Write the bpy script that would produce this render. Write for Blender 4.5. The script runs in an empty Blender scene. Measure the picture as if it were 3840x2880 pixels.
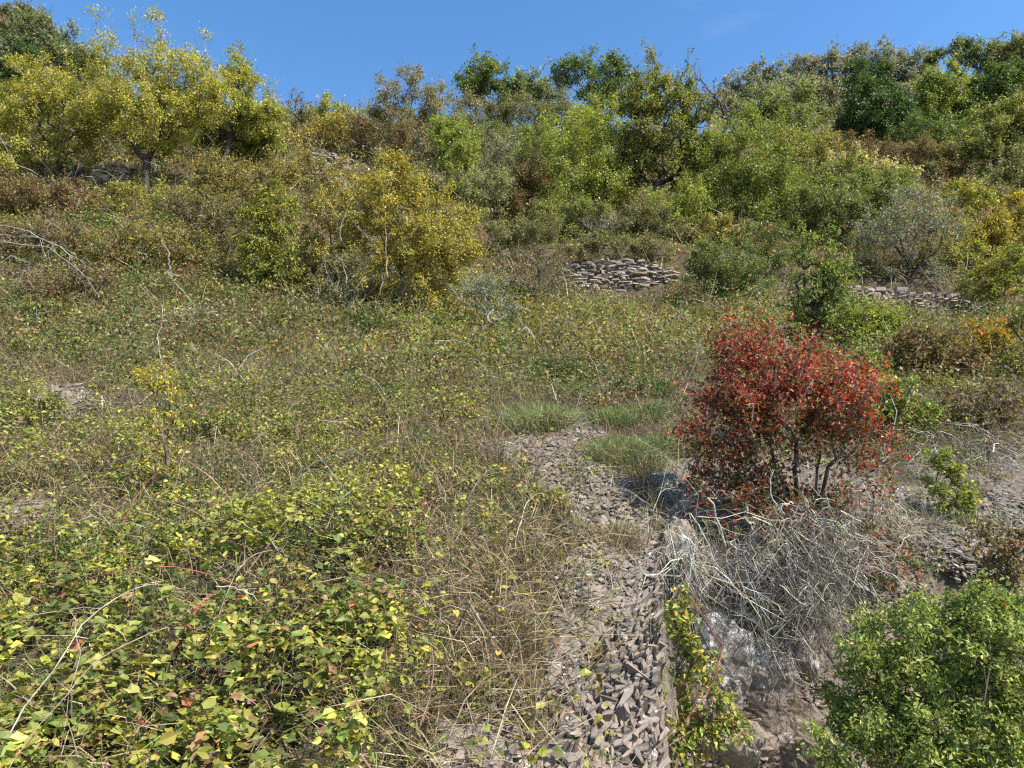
import bpy, math
import numpy as np
from mathutils import Vector, Matrix

# ------------------------------------------------------------------ camera, sky, sun, exposure
scene = bpy.context.scene
PITCH = math.radians(10.0)
FPX = 2712.0                       # focal length in photograph pixels (3840 wide)
cam_d = bpy.data.cameras.new('camera')
cam = bpy.data.objects.new('camera', cam_d)
scene.collection.objects.link(cam)
cam_d.sensor_width = 36.0
cam_d.lens = 36.0 * FPX / 3840.0
cam_d.clip_start = 0.05
cam_d.clip_end = 3000.0
cam.location = (0, 0, 0)
cam.rotation_euler = (math.radians(90) + PITCH, 0, 0)
scene.camera = cam

SUN_AZ = math.radians(124.0)       # clockwise from +Y (the view direction)
SUN_EL = math.radians(49.0)
world = bpy.data.worlds.new('World')
scene.world = world
world.use_nodes = True
wn = world.node_tree
for n in list(wn.nodes):
    wn.nodes.remove(n)
w_out = wn.nodes.new('ShaderNodeOutputWorld')
w_bg = wn.nodes.new('ShaderNodeBackground')
w_sky = wn.nodes.new('ShaderNodeTexSky')
w_sky.sky_type = 'NISHITA'
w_sky.sun_disc = False
w_sky.sun_elevation = SUN_EL
w_sky.sun_rotation = SUN_AZ
w_sky.altitude = 300
w_sky.air_density = 1.0
w_sky.dust_density = 0.4
w_sky.ozone_density = 2.0
w_bg.inputs['Strength'].default_value = 0.132
w_hs = wn.nodes.new('ShaderNodeHueSaturation')
w_hs.inputs['Saturation'].default_value = 1.22
wn.links.new(w_sky.outputs[0], w_hs.inputs['Color'])
w_tc = wn.nodes.new('ShaderNodeTexCoord')
w_mp = wn.nodes.new('ShaderNodeMapping')
w_mp.inputs['Scale'].default_value = (1.2, 3.0, 4.0)
w_mp.inputs['Rotation'].default_value = (0.3, 0.5, 0.8)
w_nz = wn.nodes.new('ShaderNodeTexNoise')
w_nz.inputs['Scale'].default_value = 1.6
w_nz.inputs['Detail'].default_value = 7
w_nz.inputs['Roughness'].default_value = 0.6
w_mr = wn.nodes.new('ShaderNodeMapRange')
w_mr.inputs[1].default_value = 0.50
w_mr.inputs[2].default_value = 0.80
w_mr.inputs[3].default_value = 0.0
w_mr.inputs[4].default_value = 0.16
w_mx = wn.nodes.new('ShaderNodeMix')
w_mx.data_type = 'RGBA'
w_mx.inputs[7].default_value = (5.0, 5.2, 5.6, 1)
wn.links.new(w_tc.outputs['Generated'], w_mp.inputs['Vector'])
wn.links.new(w_mp.outputs[0], w_nz.inputs['Vector'])
wn.links.new(w_nz.outputs['Fac'], w_mr.inputs[0])
wn.links.new(w_mr.outputs[0], w_mx.inputs[0])
wn.links.new(w_hs.outputs[0], w_mx.inputs[6])
wn.links.new(w_mx.outputs[2], w_bg.inputs['Color'])
wn.links.new(w_bg.outputs[0], w_out.inputs['Surface'])

sun_d = bpy.data.lights.new('sun', 'SUN')
sun_d.energy = 5.0
sun_d.angle = math.radians(0.53)
sun_d.color = (1.0, 0.93, 0.82)
sun = bpy.data.objects.new('sun', sun_d)
scene.collection.objects.link(sun)
S_DIR = Vector((math.sin(SUN_AZ) * math.cos(SUN_EL), math.cos(SUN_AZ) * math.cos(SUN_EL), math.sin(SUN_EL)))
sun.rotation_euler = (-S_DIR).to_track_quat('-Z', 'Y').to_euler()

vs = scene.view_settings
vs.view_transform = 'Standard'
vs.look = 'None'
vs.exposure = 1.05
vs.gamma = 1.0
scene.cycles.max_bounces = 6
scene.cycles.diffuse_bounces = 3
scene.cycles.glossy_bounces = 2
scene.cycles.transmission_bounces = 4
scene.cycles.transparent_max_bounces = 4
scene.cycles.use_denoising = False
scene.cycles.pixel_filter_type = 'BLACKMAN_HARRIS'
scene.cycles.filter_width = 1.25
scene.cycles.sample_clamp_indirect = 6.0

K = 3840.0 / 2212.0                # my reading grid (2212 wide) -> photograph pixels
rng = np.random.default_rng(7)
CP, SP = math.cos(PITCH), math.sin(PITCH)
COL = scene.collection


def pdir(px, py):
    """direction of a photograph pixel with y = 1"""
    dx = (np.asarray(px, float) - 1920.0) / FPX
    dz = (1440.0 - np.asarray(py, float)) / FPX
    y = CP - dz * SP
    z = SP + dz * CP
    return dx / y, z / y


def at(px, py, Y):
    a, b = pdir(px, py)
    return np.array([a * Y, Y, b * Y])


def project(x, y, z):
    d = y * CP + z * SP
    d = np.where(d < 0.05, 0.05, d)
    v = -y * SP + z * CP
    return 1920.0 + FPX * x / d, 1440.0 - FPX * v / d


# ------------------------------------------------------------------ noise
_lat = np.random.default_rng(11).random((256, 256))


def vnoise(x, y):
    xi = np.floor(x).astype(int)
    yi = np.floor(y).astype(int)
    fx = x - xi
    fy = y - yi
    fx = fx * fx * (3 - 2 * fx)
    fy = fy * fy * (3 - 2 * fy)
    g = lambda a, b: _lat[a & 255, b & 255]
    return (g(xi, yi) * (1 - fx) + g(xi + 1, yi) * fx) * (1 - fy) + (g(xi, yi + 1) * (1 - fx) + g(xi + 1, yi + 1) * fx) * fy


def fbm(x, y, oct=4, gain=0.5):
    s = 0
    a = 1.0
    t = 0
    for i in range(oct):
        s = s + a * vnoise(x * 2 ** i + 17.3 * i, y * 2 ** i + 5.1 * i)
        t += a
        a *= gain
    return s / t


def smooth(a, b, x):
    t = np.clip((x - a) / (b - a), 0, 1)
    return t * t * (3 - 2 * t)


# ------------------------------------------------------------------ terrain heights
def build_controls():
    P = []
    # (photo pixel x, y, distance along the view axis)
    for r in [(-600, 2880, 2.1), (300, 2880, 2.05), (960, 2880, 2.1), (1700, 2880, 2.15), (2300, 2880, 2.35),
              (-600, 2200, 3.1), (300, 2300, 2.8), (1000, 2300, 2.8), (1700, 2300, 2.8), (2350, 2250, 3.05),
              (-600, 1800, 4.2), (300, 1800, 4.3), (1000, 1800, 4.2), (1700, 1800, 4.2), (2400, 1850, 4.0),
              (-600, 1450, 6.3), (300, 1450, 6.5), (1000, 1440, 6.8), (1700, 1440, 7.0), (2400, 1400, 7.2),
              (-600, 1130, 9.5), (200, 1130, 10.0), (800, 1150, 10.3), (1400, 1180, 11.2), (2000, 1150, 13.0),
              (2450, 1100, 14.6), (2200, 1085, 14.9), (2900, 1200, 12.0),
              (-600, 900, 11.8), (100, 880, 12.6), (700, 900, 12.8), (1300, 950, 14.2), (1900, 930, 16.2),
              (2400, 910, 16.4), (-500, 700, 15.0), (200, 690, 15.4), (547, 715, 15.2), (1000, 740, 15.8), (1400, 700, 18.5),
              (1900, 800, 19.5), (2500, 830, 19.0), (2900, 880, 17.5), (3400, 1030, 16.0), (3800, 1050, 15.5),
              (3500, 1165, 14.8), (3900, 1250, 11.5), (4400, 1150, 13.0), (4400, 800, 20.0),
              (800, 560, 20.0), (1200, 510, 23.0), (1500, 560, 26.0), (2000, 620, 26.0), (2600, 650, 26.0), (3100, 720, 24.0),
              (3725, 720, 26.0), (3300, 530, 36.0), (3000, 480, 42.0), (3700, 480, 40.0), (4400, 500, 35.0),
              (2000, 520, 33.0), (1600, 480, 33.0), (2400, 520, 34.0), (1150, 480, 28.0),
              (200, 450, 24.0), (-500, 450, 25.0), (0, 330, 48.0), (350, 330, 50.0), (-500, 200, 55.0),
              (3200, 1450, 6.8), (3800, 1450, 7.2), (4400, 1500, 6.5), (2800, 1500, 6.3),
              (2900, 1900, 4.2), (3500, 1900, 4.6), (4200, 1900, 4.5), (2800, 2300, 3.2), (3400, 2350, 3.3), (4200, 2350, 3.2),
              (3400, 2880, 2.4), (4200, 2880, 2.3)]:
        P.append(at(*r))
    for w in [(0, 60, 19), (-14, 60, 21), (0, 110, 6), (-60, 70, 55), (-100, 110, 70), (-45, 110, 50), (48, 62, 40), (22, 62, 35),
              (36, 62, 39), (90, 100, 56), (40, 110, 34), (0, -3, -2.9), (-8, -3, -2.7), (9, -3, -3.0), (0, -40, -18), (-60, -40, -18),
              (60, -40, -18), (-30, 0, -1.2), (34, 0, -1.2), (-30, 20, 9), (36, 20, 8)]:
        P.append(np.array(w, float))
    return np.array(P)


CTRL = build_controls()


def _phi(r2):
    return np.where(r2 > 1e-9, 0.5 * r2 * np.log(r2 + 1e-12), 0)


def _solve():
    xy = CTRL[:, :2]
    n = len(xy)
    r2 = ((xy[:, None] - xy[None]) ** 2).sum(-1)
    A = np.zeros((n + 3, n + 3))
    A[:n, :n] = _phi(r2) + np.eye(n) * 0.02
    A[:n, n] = 1
    A[:n, n + 1:] = xy
    A[n, :n] = 1
    A[n + 1:, :n] = xy.T
    b = np.zeros(n + 3)
    b[:n] = CTRL[:, 2]
    return np.linalg.solve(A, b)


TPS = _solve()


def cliff_line(x):
    return 3.55 + 0.20 * (x - 0.7) + 0.28 * (vnoise(x * 2.3 + 9, x * 0 + 3.3) - 0.5)


def H0(x, y):
    x = np.atleast_1d(np.asarray(x, float))
    y = np.atleast_1d(np.asarray(y, float))
    out = np.empty(len(x))
    n = len(CTRL)
    for i in range(0, len(x), 20000):
        xs, ys = x[i:i + 20000], y[i:i + 20000]
        r2 = (xs[:, None] - CTRL[None, :, 0]) ** 2 + (ys[:, None] - CTRL[None, :, 1]) ** 2
        out[i:i + 20000] = _phi(r2) @ TPS[:n] + TPS[n] + TPS[n + 1] * xs + TPS[n + 2] * ys
    return out


def pit(x, y):
    """how far the ground has fallen away right of the stone ramp (0..1)"""
    edge = 0.186 * y + 0.0 + 0.06 * (vnoise(y * 3.1, y * 0 + 7.7) - 0.5)
    a = smooth(0.0, 0.16, x - edge)
    b = 1 - smooth(-0.35, 0.12, y - cliff_line(x))
    return a * b


def H(x, y):
    x = np.atleast_1d(np.asarray(x, float))
    y = np.atleast_1d(np.asarray(y, float))
    z = H0(x, y)
    d = np.hypot(x, y)
    amp = np.clip(d * 0.02, 0.02, 0.5)
    z = z + amp * (fbm(x * 0.9 + 40, y * 0.9 + 40, 4) - 0.5) + 0.03 * (fbm(x * 6 + 3, y * 6, 3) - 0.5)
    z = z - 1.3 * pit(x, y) * (0.8 + 0.5 * fbm(x * 2.2, y * 2.2 + 31, 3))
    return z


def hit(px, py, y0=1.2, y1=120.0):
    """first meeting of a pixel's ray with the ground"""
    a, b = pdir(px, py)
    ys = np.exp(np.linspace(math.log(y0), math.log(y1), 500))
    g = H(a * ys, ys) - b * ys
    k = np.argmax(g > 0)
    if g[k] <= 0:
        k = len(ys) - 1
    Y = ys[k]
    return np.array([a * Y, Y, float(H(a * Y, Y)[0])])


# ------------------------------------------------------------------ mesh builders
def mesh_from(name, V, T, colors=None, mat=None, smooth_sh=False):
    V = np.asarray(V, np.float32).reshape(-1, 3)
    T = np.asarray(T, np.int32).reshape(-1, 3)
    me = bpy.data.meshes.new(name)
    me.vertices.add(len(V))
    me.vertices.foreach_set('co', V.ravel())
    me.loops.add(len(T) * 3)
    me.loops.foreach_set('vertex_index', T.ravel())
    me.polygons.add(len(T))
    me.polygons.foreach_set('loop_start', np.arange(0, len(T) * 3, 3, dtype=np.int32))
    me.update(calc_edges=True)
    me.polygons.foreach_set('use_smooth', np.full(len(T), smooth_sh, bool))
    if colors is not None:
        at_ = me.attributes.new('Col', 'FLOAT_COLOR', 'FACE')
        c = np.ones((len(T), 4), np.float32)
        c[:, :3] = colors
        at_.data.foreach_set('color', c.ravel())
    if mat is not None:
        me.materials.append(mat)
    return me


def link(name, data, parent=None, loc=None):
    o = bpy.data.objects.new(name, data)
    COL.objects.link(o)
    if parent is not None:
        o.parent = parent
    if loc is not None:
        o.location = loc
    return o


def tag(o, label, cat=None, group=None, kind=None):
    o['label'] = label
    if cat:
        o['category'] = cat
    if group:
        o['group'] = group
    if kind:
        o['kind'] = kind
    return o


def norm(v):
    return v / np.maximum(np.linalg.norm(v, axis=-1, keepdims=True), 1e-9)


def leaf_small(P, A, N, L, W, C):
    """folded four-sided leaves: two triangles each"""
    A = norm(A)
    S = norm(np.cross(A, N))
    U = np.cross(S, A)
    L = L[:, None]
    W = W[:, None]
    n = len(P)
    V = np.empty((n, 4, 3), np.float32)
    V[:, 0] = P
    V[:, 1] = P + A * L * 0.48 + S * W * 0.5 + U * W * 0.18
    V[:, 2] = P + A * L - U * L * 0.12
    V[:, 3] = P + A * L * 0.48 - S * W * 0.5 + U * W * 0.18
    b = np.arange(n)[:, None] * 4
    T = np.concatenate([b + np.array([[0, 1, 2]]), b + np.array([[0, 2, 3]])], 1).reshape(-1, 3)
    return V.reshape(-1, 3), T, np.repeat(C, 2, 0)


def leaf_far(P, A, N, L, W, C):
    """single triangles for leaves under two pixels"""
    A = norm(A)
    S = norm(np.cross(A, N))
    L = L[:, None]
    W = W[:, None] * 1.25
    n = len(P)
    V = np.empty((n, 3, 3), np.float32)
    V[:, 0] = P
    V[:, 1] = P + A * L * 0.75 + S * W * 0.5
    V[:, 2] = P + A * L - S * W * 0.5
    return V.reshape(-1, 3), np.arange(n * 3).reshape(-1, 3), C


def leaf_big(P, A, N, L, W, C):
    """oval, cupped and drooping leaves: six triangles each"""
    A = norm(A)
    S = norm(np.cross(A, N))
    U = np.cross(S, A)
    L = L[:, None]
    W = W[:, None]
    n = len(P)
    V = np.empty((n, 7, 3), np.float32)
    V[:, 0] = P
    q = np.random.default_rng(n).normal(0.12, 0.13, (n, 4))
    V[:, 1] = P + A * L * 0.22 + S * W * 0.42 + U * W * q[:, 0:1]
    V[:, 2] = P + A * L * 0.62 + S * W * 0.46 + U * W * q[:, 1:2] * 0.5
    V[:, 3] = P + A * L - U * L * (0.06 + q[:, 2:3])
    V[:, 4] = P + A * L * 0.62 - S * W * 0.46 + U * W * q[:, 3:4] * 0.5
    V[:, 5] = P + A * L * 0.22 - S * W * 0.42 + U * W * q[:, 0:1]
    V[:, 6] = P + A * L * 0.45 - U * W * 0.05
    b = np.arange(n)[:, None] * 7
    tri = [[0, 1, 6], [1, 2, 6], [2, 3, 6], [3, 4, 6], [4, 5, 6], [5, 0, 6]]
    T = np.concatenate([b + np.array([t]) for t in tri], 1).reshape(-1, 3)
    return V.reshape(-1, 3), T, np.repeat(C, 6, 0)


def blades(P, D, N, L, W, C, bend):
    """grass blades: three triangles each, bent over"""
    D = norm(D)
    S = norm(np.cross(D, N))
    n = len(P)
    L = L[:, None]
    W = W[:, None]
    bend = bend[:, None]
    B = norm(N * np.array([1, 1, 0.0]) + 1e-4)
    V = np.empty((n, 5, 3), np.float32)
    V[:, 0] = P - S * W * 0.5
    V[:, 1] = P + S * W * 0.5
    m = P + D * L * 0.55 + B * L * bend * 0.25
    V[:, 2] = m - S * W * 0.4
    V[:, 3] = m + S * W * 0.4
    V[:, 4] = P + D * L * 0.92 + B * L * bend - np.array([0, 0, 1.0]) * L * bend * 0.35
    b = np.arange(n)[:, None] * 5
    tri = [[0, 1, 3], [0, 3, 2], [2, 3, 4]]
    T = np.concatenate([b + np.array([t]) for t in tri], 1).reshape(-1, 3)
    return V.reshape(-1, 3), T, np.repeat(C, 3, 0)


def tubes(A, B, ra, rb, C, k=4):
    """tapered prisms from A to B"""
    n = len(A)
    D = norm(B - A)
    ref = np.where(np.abs(D[:, 2:3]) > 0.9, np.array([[1.0, 0, 0]]), np.array([[0, 0, 1.0]]))
    S = norm(np.cross(D, ref))
    U = np.cross(S, D)
    V = np.empty((n, 2 * k, 3), np.float32)
    for i in range(k):
        a = 2 * math.pi * i / k
        off = S * math.cos(a) + U * math.sin(a)
        V[:, i] = A + off * ra[:, None]
        V[:, k + i] = B + off * rb[:, None]
    b = np.arange(n)[:, None] * (2 * k)
    tri = []
    for i in range(k):
        j = (i + 1) % k
        tri += [[i, j, k + j], [i, k + j, k + i]]
    T = np.concatenate([b + np.array([t]) for t in tri], 1).reshape(-1, 3)
    return V.reshape(-1, 3), T, np.repeat(C, len(tri), 0)


def cones(A, B, ra, C):
    """pointed three sided twigs"""
    n = len(A)
    D = norm(B - A)
    ref = np.where(np.abs(D[:, 2:3]) > 0.9, np.array([[1.0, 0, 0]]), np.array([[0, 0, 1.0]]))
    S = norm(np.cross(D, ref))
    U = np.cross(S, D)
    V = np.empty((n, 4, 3), np.float32)
    for i in range(3):
        a = 2 * math.pi * i / 3
        V[:, i] = A + (S * math.cos(a) + U * math.sin(a)) * ra[:, None]
    V[:, 3] = B
    b = np.arange(n)[:, None] * 4
    T = np.concatenate([b + np.array([t]) for t in ([0, 1, 3], [1, 2, 3], [2, 0, 3])], 1).reshape(-1, 3)
    return V.reshape(-1, 3), T, np.repeat(C, 3, 0)


def join(parts):
    Vs, Ts, Cs, o = [], [], [], 0
    for V, T, C in parts:
        if len(V) == 0:
            continue
        Vs.append(V)
        Ts.append(T + o)
        Cs.append(C)
        o += len(V)
    return np.concatenate(Vs), np.concatenate(Ts), np.concatenate(Cs)


# ------------------------------------------------------------------ materials
def new_mat(name):
    m = bpy.data.materials.new(name)
    m.use_nodes = True
    nt = m.node_tree
    for n in list(nt.nodes):
        nt.nodes.remove(n)
    return m, nt, nt.nodes, nt.links


def leaf_material(name='leaf', trans=0.38, rough=0.5, spec=0.35, noise=14.0):
    m, nt, N, Lk = new_mat(name)
    out = N.new('ShaderNodeOutputMaterial')
    a = N.new('ShaderNodeAttribute')
    a.attribute_name = 'Col'
    geo = N.new('ShaderNodeNewGeometry')
    nz = N.new('ShaderNodeTexNoise')
    nz.inputs['Scale'].default_value = noise
    nz.inputs['Detail'].default_value = 3
    Lk.new(geo.outputs['Position'], nz.inputs['Vector'])
    mr = N.new('ShaderNodeMapRange')
    mr.inputs[1].default_value = 0.3
    mr.inputs[2].default_value = 0.7
    mr.inputs[3].default_value = 0.72
    mr.inputs[4].default_value = 1.25
    Lk.new(nz.outputs['Fac'], mr.inputs[0])
    mu = N.new('ShaderNodeVectorMath')
    mu.operation = 'SCALE'
    Lk.new(a.outputs['Color'], mu.inputs[0])
    Lk.new(mr.outputs[0], mu.inputs['Scale'])
    p = N.new('ShaderNodeBsdfPrincipled')
    p.inputs['Roughness'].default_value = rough
    p.inputs['Specular IOR Level'].default_value = spec
    Lk.new(mu.outputs[0], p.inputs['Base Color'])
    t = N.new('ShaderNodeBsdfTranslucent')
    hs = N.new('ShaderNodeHueSaturation')
    hs.inputs['Saturation'].default_value = 1.15
    hs.inputs['Value'].default_value = 1.25
    Lk.new(mu.outputs[0], hs.inputs['Color'])
    Lk.new(hs.outputs[0], t.inputs['Color'])
    mx = N.new('ShaderNodeMixShader')
    mx.inputs[0].default_value = trans
    Lk.new(p.outputs[0], mx.inputs[1])
    Lk.new(t.outputs[0], mx.inputs[2])
    Lk.new(mx.outputs[0], out.inputs['Surface'])
    return m


def bark_material():
    m, nt, N, Lk = new_mat('bark')
    out = N.new('ShaderNodeOutputMaterial')
    a = N.new('ShaderNodeAttribute')
    a.attribute_name = 'Col'
    geo = N.new('ShaderNodeNewGeometry')
    nz = N.new('ShaderNodeTexNoise')
    nz.inputs['Scale'].default_value = 22
    nz.inputs['Detail'].default_value = 4
    Lk.new(geo.outputs['Position'], nz.inputs['Vector'])
    mr = N.new('ShaderNodeMapRange')
    mr.inputs[1].default_value = 0.3
    mr.inputs[2].default_value = 0.7
    mr.inputs[3].default_value = 0.5
    mr.inputs[4].default_value = 1.5
    Lk.new(nz.outputs['Fac'], mr.inputs[0])
    mu = N.new('ShaderNodeVectorMath')
    mu.operation = 'SCALE'
    Lk.new(a.outputs['Color'], mu.inputs[0])
    Lk.new(mr.outputs[0], mu.inputs['Scale'])
    p = N.new('ShaderNodeBsdfPrincipled')
    p.inputs['Roughness'].default_value = 0.9
    p.inputs['Specular IOR Level'].default_value = 0.15
    Lk.new(mu.outputs[0], p.inputs['Base Color'])
    Lk.new(p.outputs[0], out.inputs['Surface'])
    return m


def ramp(N, stops):
    r = N.new('ShaderNodeValToRGB')
    e = r.color_ramp.elements
    while len(e) < len(stops):
        e.new(0.5)
    for i, (pos, c) in enumerate(stops):
        e[i].position = pos
        e[i].color = (*c, 1)
    return r


def stone_material(name, cols, lichen=0.0, moss=0.0, scale=7.0, rel=0.5):
    """slate: object-random tint, streaks, pale lichen patches"""
    m, nt, N, Lk = new_mat(name)
    out = N.new('ShaderNodeOutputMaterial')
    geo = N.new('ShaderNodeNewGeometry')
    info = N.new('ShaderNodeObjectInfo')
    nz = N.new('ShaderNodeTexNoise')
    nz.inputs['Scale'].default_value = scale
    nz.inputs['Detail'].default_value = 6
    nz.inputs['Roughness'].default_value = 0.65
    Lk.new(geo.outputs['Position'], nz.inputs['Vector'])
    isl = N.new('ShaderNodeMath')
    isl.operation = 'ADD'
    Lk.new(info.outputs['Random'], isl.inputs[0])
    Lk.new(geo.outputs['Random Per Island'], isl.inputs[1])
    fr = N.new('ShaderNodeMath')
    fr.operation = 'FRACT'
    Lk.new(isl.outputs[0], fr.inputs[0])
    mx = N.new('ShaderNodeMath')
    mx.operation = 'MULTIPLY_ADD'
    Lk.new(nz.outputs['Fac'], mx.inputs[0])
    mx.inputs[1].default_value = 0.7
    Lk.new(fr.outputs[0], mx.inputs[2])
    sc_ = N.new('ShaderNodeMath')
    sc_.operation = 'MULTIPLY'
    sc_.inputs[1].default_value = 0.6
    Lk.new(mx.outputs[0], sc_.inputs[0])
    r = ramp(N, cols)
    Lk.new(sc_.outputs[0], r.inputs[0])
    col = r.outputs[0]
    n2 = N.new('ShaderNodeTexNoise')
    n2.inputs['Scale'].default_value = scale * 2.3
    n2.inputs['Detail'].default_value = 8
    n2.inputs['Roughness'].default_value = 0.7
    Lk.new(geo.outputs['Position'], n2.inputs['Vector'])
    if lichen > 0:
        s = N.new('ShaderNodeMapRange')
        s.inputs[1].default_value = 0.66 - 0.26 * lichen
        s.inputs[2].default_value = 0.72 - 0.24 * lichen
        Lk.new(n2.outputs['Fac'], s.inputs[0])
        mc = N.new('ShaderNodeMix')
        mc.data_type = 'RGBA'
        Lk.new(s.outputs[0], mc.inputs[0])
        Lk.new(col, mc.inputs[6])
        mc.inputs[7].default_value = (0.62, 0.60, 0.55, 1)
        col = mc.outputs[2]
    if moss > 0:
        n3 = N.new('ShaderNodeTexNoise')
        n3.inputs['Scale'].default_value = scale * 0.8
        n3.inputs['Detail'].default_value = 5
        Lk.new(geo.outputs['Position'], n3.inputs['Vector'])
        s = N.new('ShaderNodeMapRange')
        s.inputs[1].default_value = 0.70 - 0.2 * moss
        s.inputs[2].default_value = 0.78 - 0.2 * moss
        Lk.new(n3.outputs['Fac'], s.inputs[0])
        mc = N.new('ShaderNodeMix')
        mc.data_type = 'RGBA'
        Lk.new(s.outputs[0], mc.inputs[0])
        Lk.new(col, mc.inputs[6])
        mc.inputs[7].default_value = (0.13, 0.10, 0.03, 1)
        col = mc.outputs[2]
    p = N.new('ShaderNodeBsdfPrincipled')
    p.inputs['Roughness'].default_value = 0.75
    p.inputs['Specular IOR Level'].default_value = 0.3
    Lk.new(col, p.inputs['Base Color'])
    b = N.new('ShaderNodeBump')
    b.inputs['Strength'].default_value = rel
    b.inputs['Distance'].default_value = 0.02
    Lk.new(n2.outputs['Fac'], b.inputs['Height'])
    Lk.new(b.outputs[0], p.inputs['Normal'])
    Lk.new(p.outputs[0], out.inputs['Surface'])
    return m


def ground_material():
    m, nt, N, Lk = new_mat('earth_and_litter')
    out = N.new('ShaderNodeOutputMaterial')
    geo = N.new('ShaderNodeNewGeometry')
    n1 = N.new('ShaderNodeTexNoise')
    n1.inputs['Scale'].default_value = 1.3
    n1.inputs['Detail'].default_value = 7
    n1.inputs['Roughness'].default_value = 0.65
    n2 = N.new('ShaderNodeTexNoise')
    n2.inputs['Scale'].default_value = 28
    n2.inputs['Detail'].default_value = 6
    n2.inputs['Roughness'].default_value = 0.7
    for n in (n1, n2):
        Lk.new(geo.outputs['Position'], n.inputs['Vector'])
    r1 = ramp(N, [(0.3, (0.055, 0.045, 0.030)), (0.5, (0.10, 0.080, 0.055)), (0.7, (0.15, 0.125, 0.090))])
    Lk.new(n1.outputs['Fac'], r1.inputs[0])
    r2 = ramp(N, [(0.34, (0.35, 0.34, 0.32)), (0.5, (0.9, 0.88, 0.84)), (0.68, (1.7, 1.6, 1.45))])
    Lk.new(n2.outputs['Fac'], r2.inputs[0])
    mu = N.new('ShaderNodeMix')
    mu.data_type = 'RGBA'
    mu.blend_type = 'MULTIPLY'
    mu.inputs[0].default_value = 1.0
    Lk.new(r1.outputs[0], mu.inputs[6])
    Lk.new(r2.outputs[0], mu.inputs[7])
    a = N.new('ShaderNodeAttribute')
    a.attribute_name = 'rock'
    rk = ramp(N, [(0.25, (0.08, 0.066, 0.055)), (0.45, (0.20, 0.168, 0.138)), (0.62, (0.32, 0.275, 0.232)), (0.78, (0.50, 0.465, 0.41))])
    Lk.new(n2.outputs['Fac'], rk.inputs[0])
    mc = N.new('ShaderNodeMix')
    mc.data_type = 'RGBA'
    Lk.new(a.outputs['Fac'], mc.inputs[0])
    Lk.new(mu.outputs[2], mc.inputs[6])
    Lk.new(rk.outputs[0], mc.inputs[7])
    p = N.new('ShaderNodeBsdfPrincipled')
    p.inputs['Roughness'].default_value = 0.95
    p.inputs['Specular IOR Level'].default_value = 0.1
    Lk.new(mc.outputs[2], p.inputs['Base Color'])
    b = N.new('ShaderNodeBump')
    b.inputs['Strength'].default_value = 0.8
    b.inputs['Distance'].default_value = 0.05
    Lk.new(n2.outputs['Fac'], b.inputs['Height'])
    Lk.new(b.outputs[0], p.inputs['Normal'])
    Lk.new(p.outputs[0], out.inputs['Surface'])
    return m


M_LEAF = leaf_material('leaf')
M_DRY = leaf_material('dry_grass_blade', trans=0.15, rough=0.7, spec=0.2, noise=6.0)
M_BARK = bark_material()
M_GROUND = ground_material()
SLATE = [(0.05, (0.08, 0.069, 0.06)), (0.35, (0.145, 0.124, 0.106)), (0.6, (0.21, 0.178, 0.15)), (0.85, (0.235, 0.168, 0.122)), (1.0, (0.36, 0.325, 0.285))]
M_SLATE = stone_material('slate', SLATE, lichen=0.25)
M_WALL = stone_material('wall_slate', [(0.05, (0.11, 0.095, 0.085)), (0.35, (0.20, 0.172, 0.148)), (0.6, (0.31, 0.265, 0.22)), (0.85, (0.31, 0.215, 0.15)), (1.0, (0.48, 0.44, 0.39))],
                        lichen=0.16, scale=3.0)
M_ROCK = stone_material('lichened_rock', [(0.1, (0.15, 0.13, 0.115)), (0.5, (0.27, 0.235, 0.20)), (0.9, (0.36, 0.31, 0.26))], lichen=0.60, moss=0.35, scale=7.0, rel=1.0)
M_BROWNROCK = stone_material('brown_rock', [(0.1, (0.10, 0.08, 0.065)), (0.5, (0.19, 0.155, 0.125)), (0.9, (0.27, 0.22, 0.175))], lichen=0.3, moss=0.6, scale=5.0, rel=1.0)


# ------------------------------------------------------------------ zones (photograph pixels, read on the ground)
def inpoly(px, py, poly):
    c = np.zeros(len(px), bool)
    n = len(poly)
    j = n - 1
    for i in range(n):
        xi, yi = poly[i]
        xj, yj = poly[j]
        m = ((yi > py) != (yj > py)) & (px < (xj - xi) * (py - yi) / (yj - yi + 1e-9) + xi)
        c ^= m
        j = i
    return c


SCREE = [(2140, 1560), (2260, 1590), (2235, 1700), (2330, 1800), (2420, 1900), (2440, 2150), (2380, 2300), (2150, 2560), (1990, 2620),
         (2120, 2360), (2080, 2200), (2170, 2060), (2080, 1900), (1960, 1790), (1830, 1700), (1840, 1660), (2060, 1640)]
RAMP = [(1930, 2990), (2060, 2770), (2230, 2470), (2330, 2270), (2400, 2120), (2440, 2000), (2475, 2000), (2480, 3000)]
SMALL_SCREE = [[(150, 1440), (330, 1460), (320, 1560), (180, 1560)], [(1640, 2740), (1900, 2700), (1960, 2900), (1640, 2960)],
               [(1, 1), (2, 1), (2, 2), (1, 2)], [(-20, 1880), (210, 1890), (190, 2010), (-20, 2030)]]


def zone_jit(x, y):
    px, py = None, None
    return px, py


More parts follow.
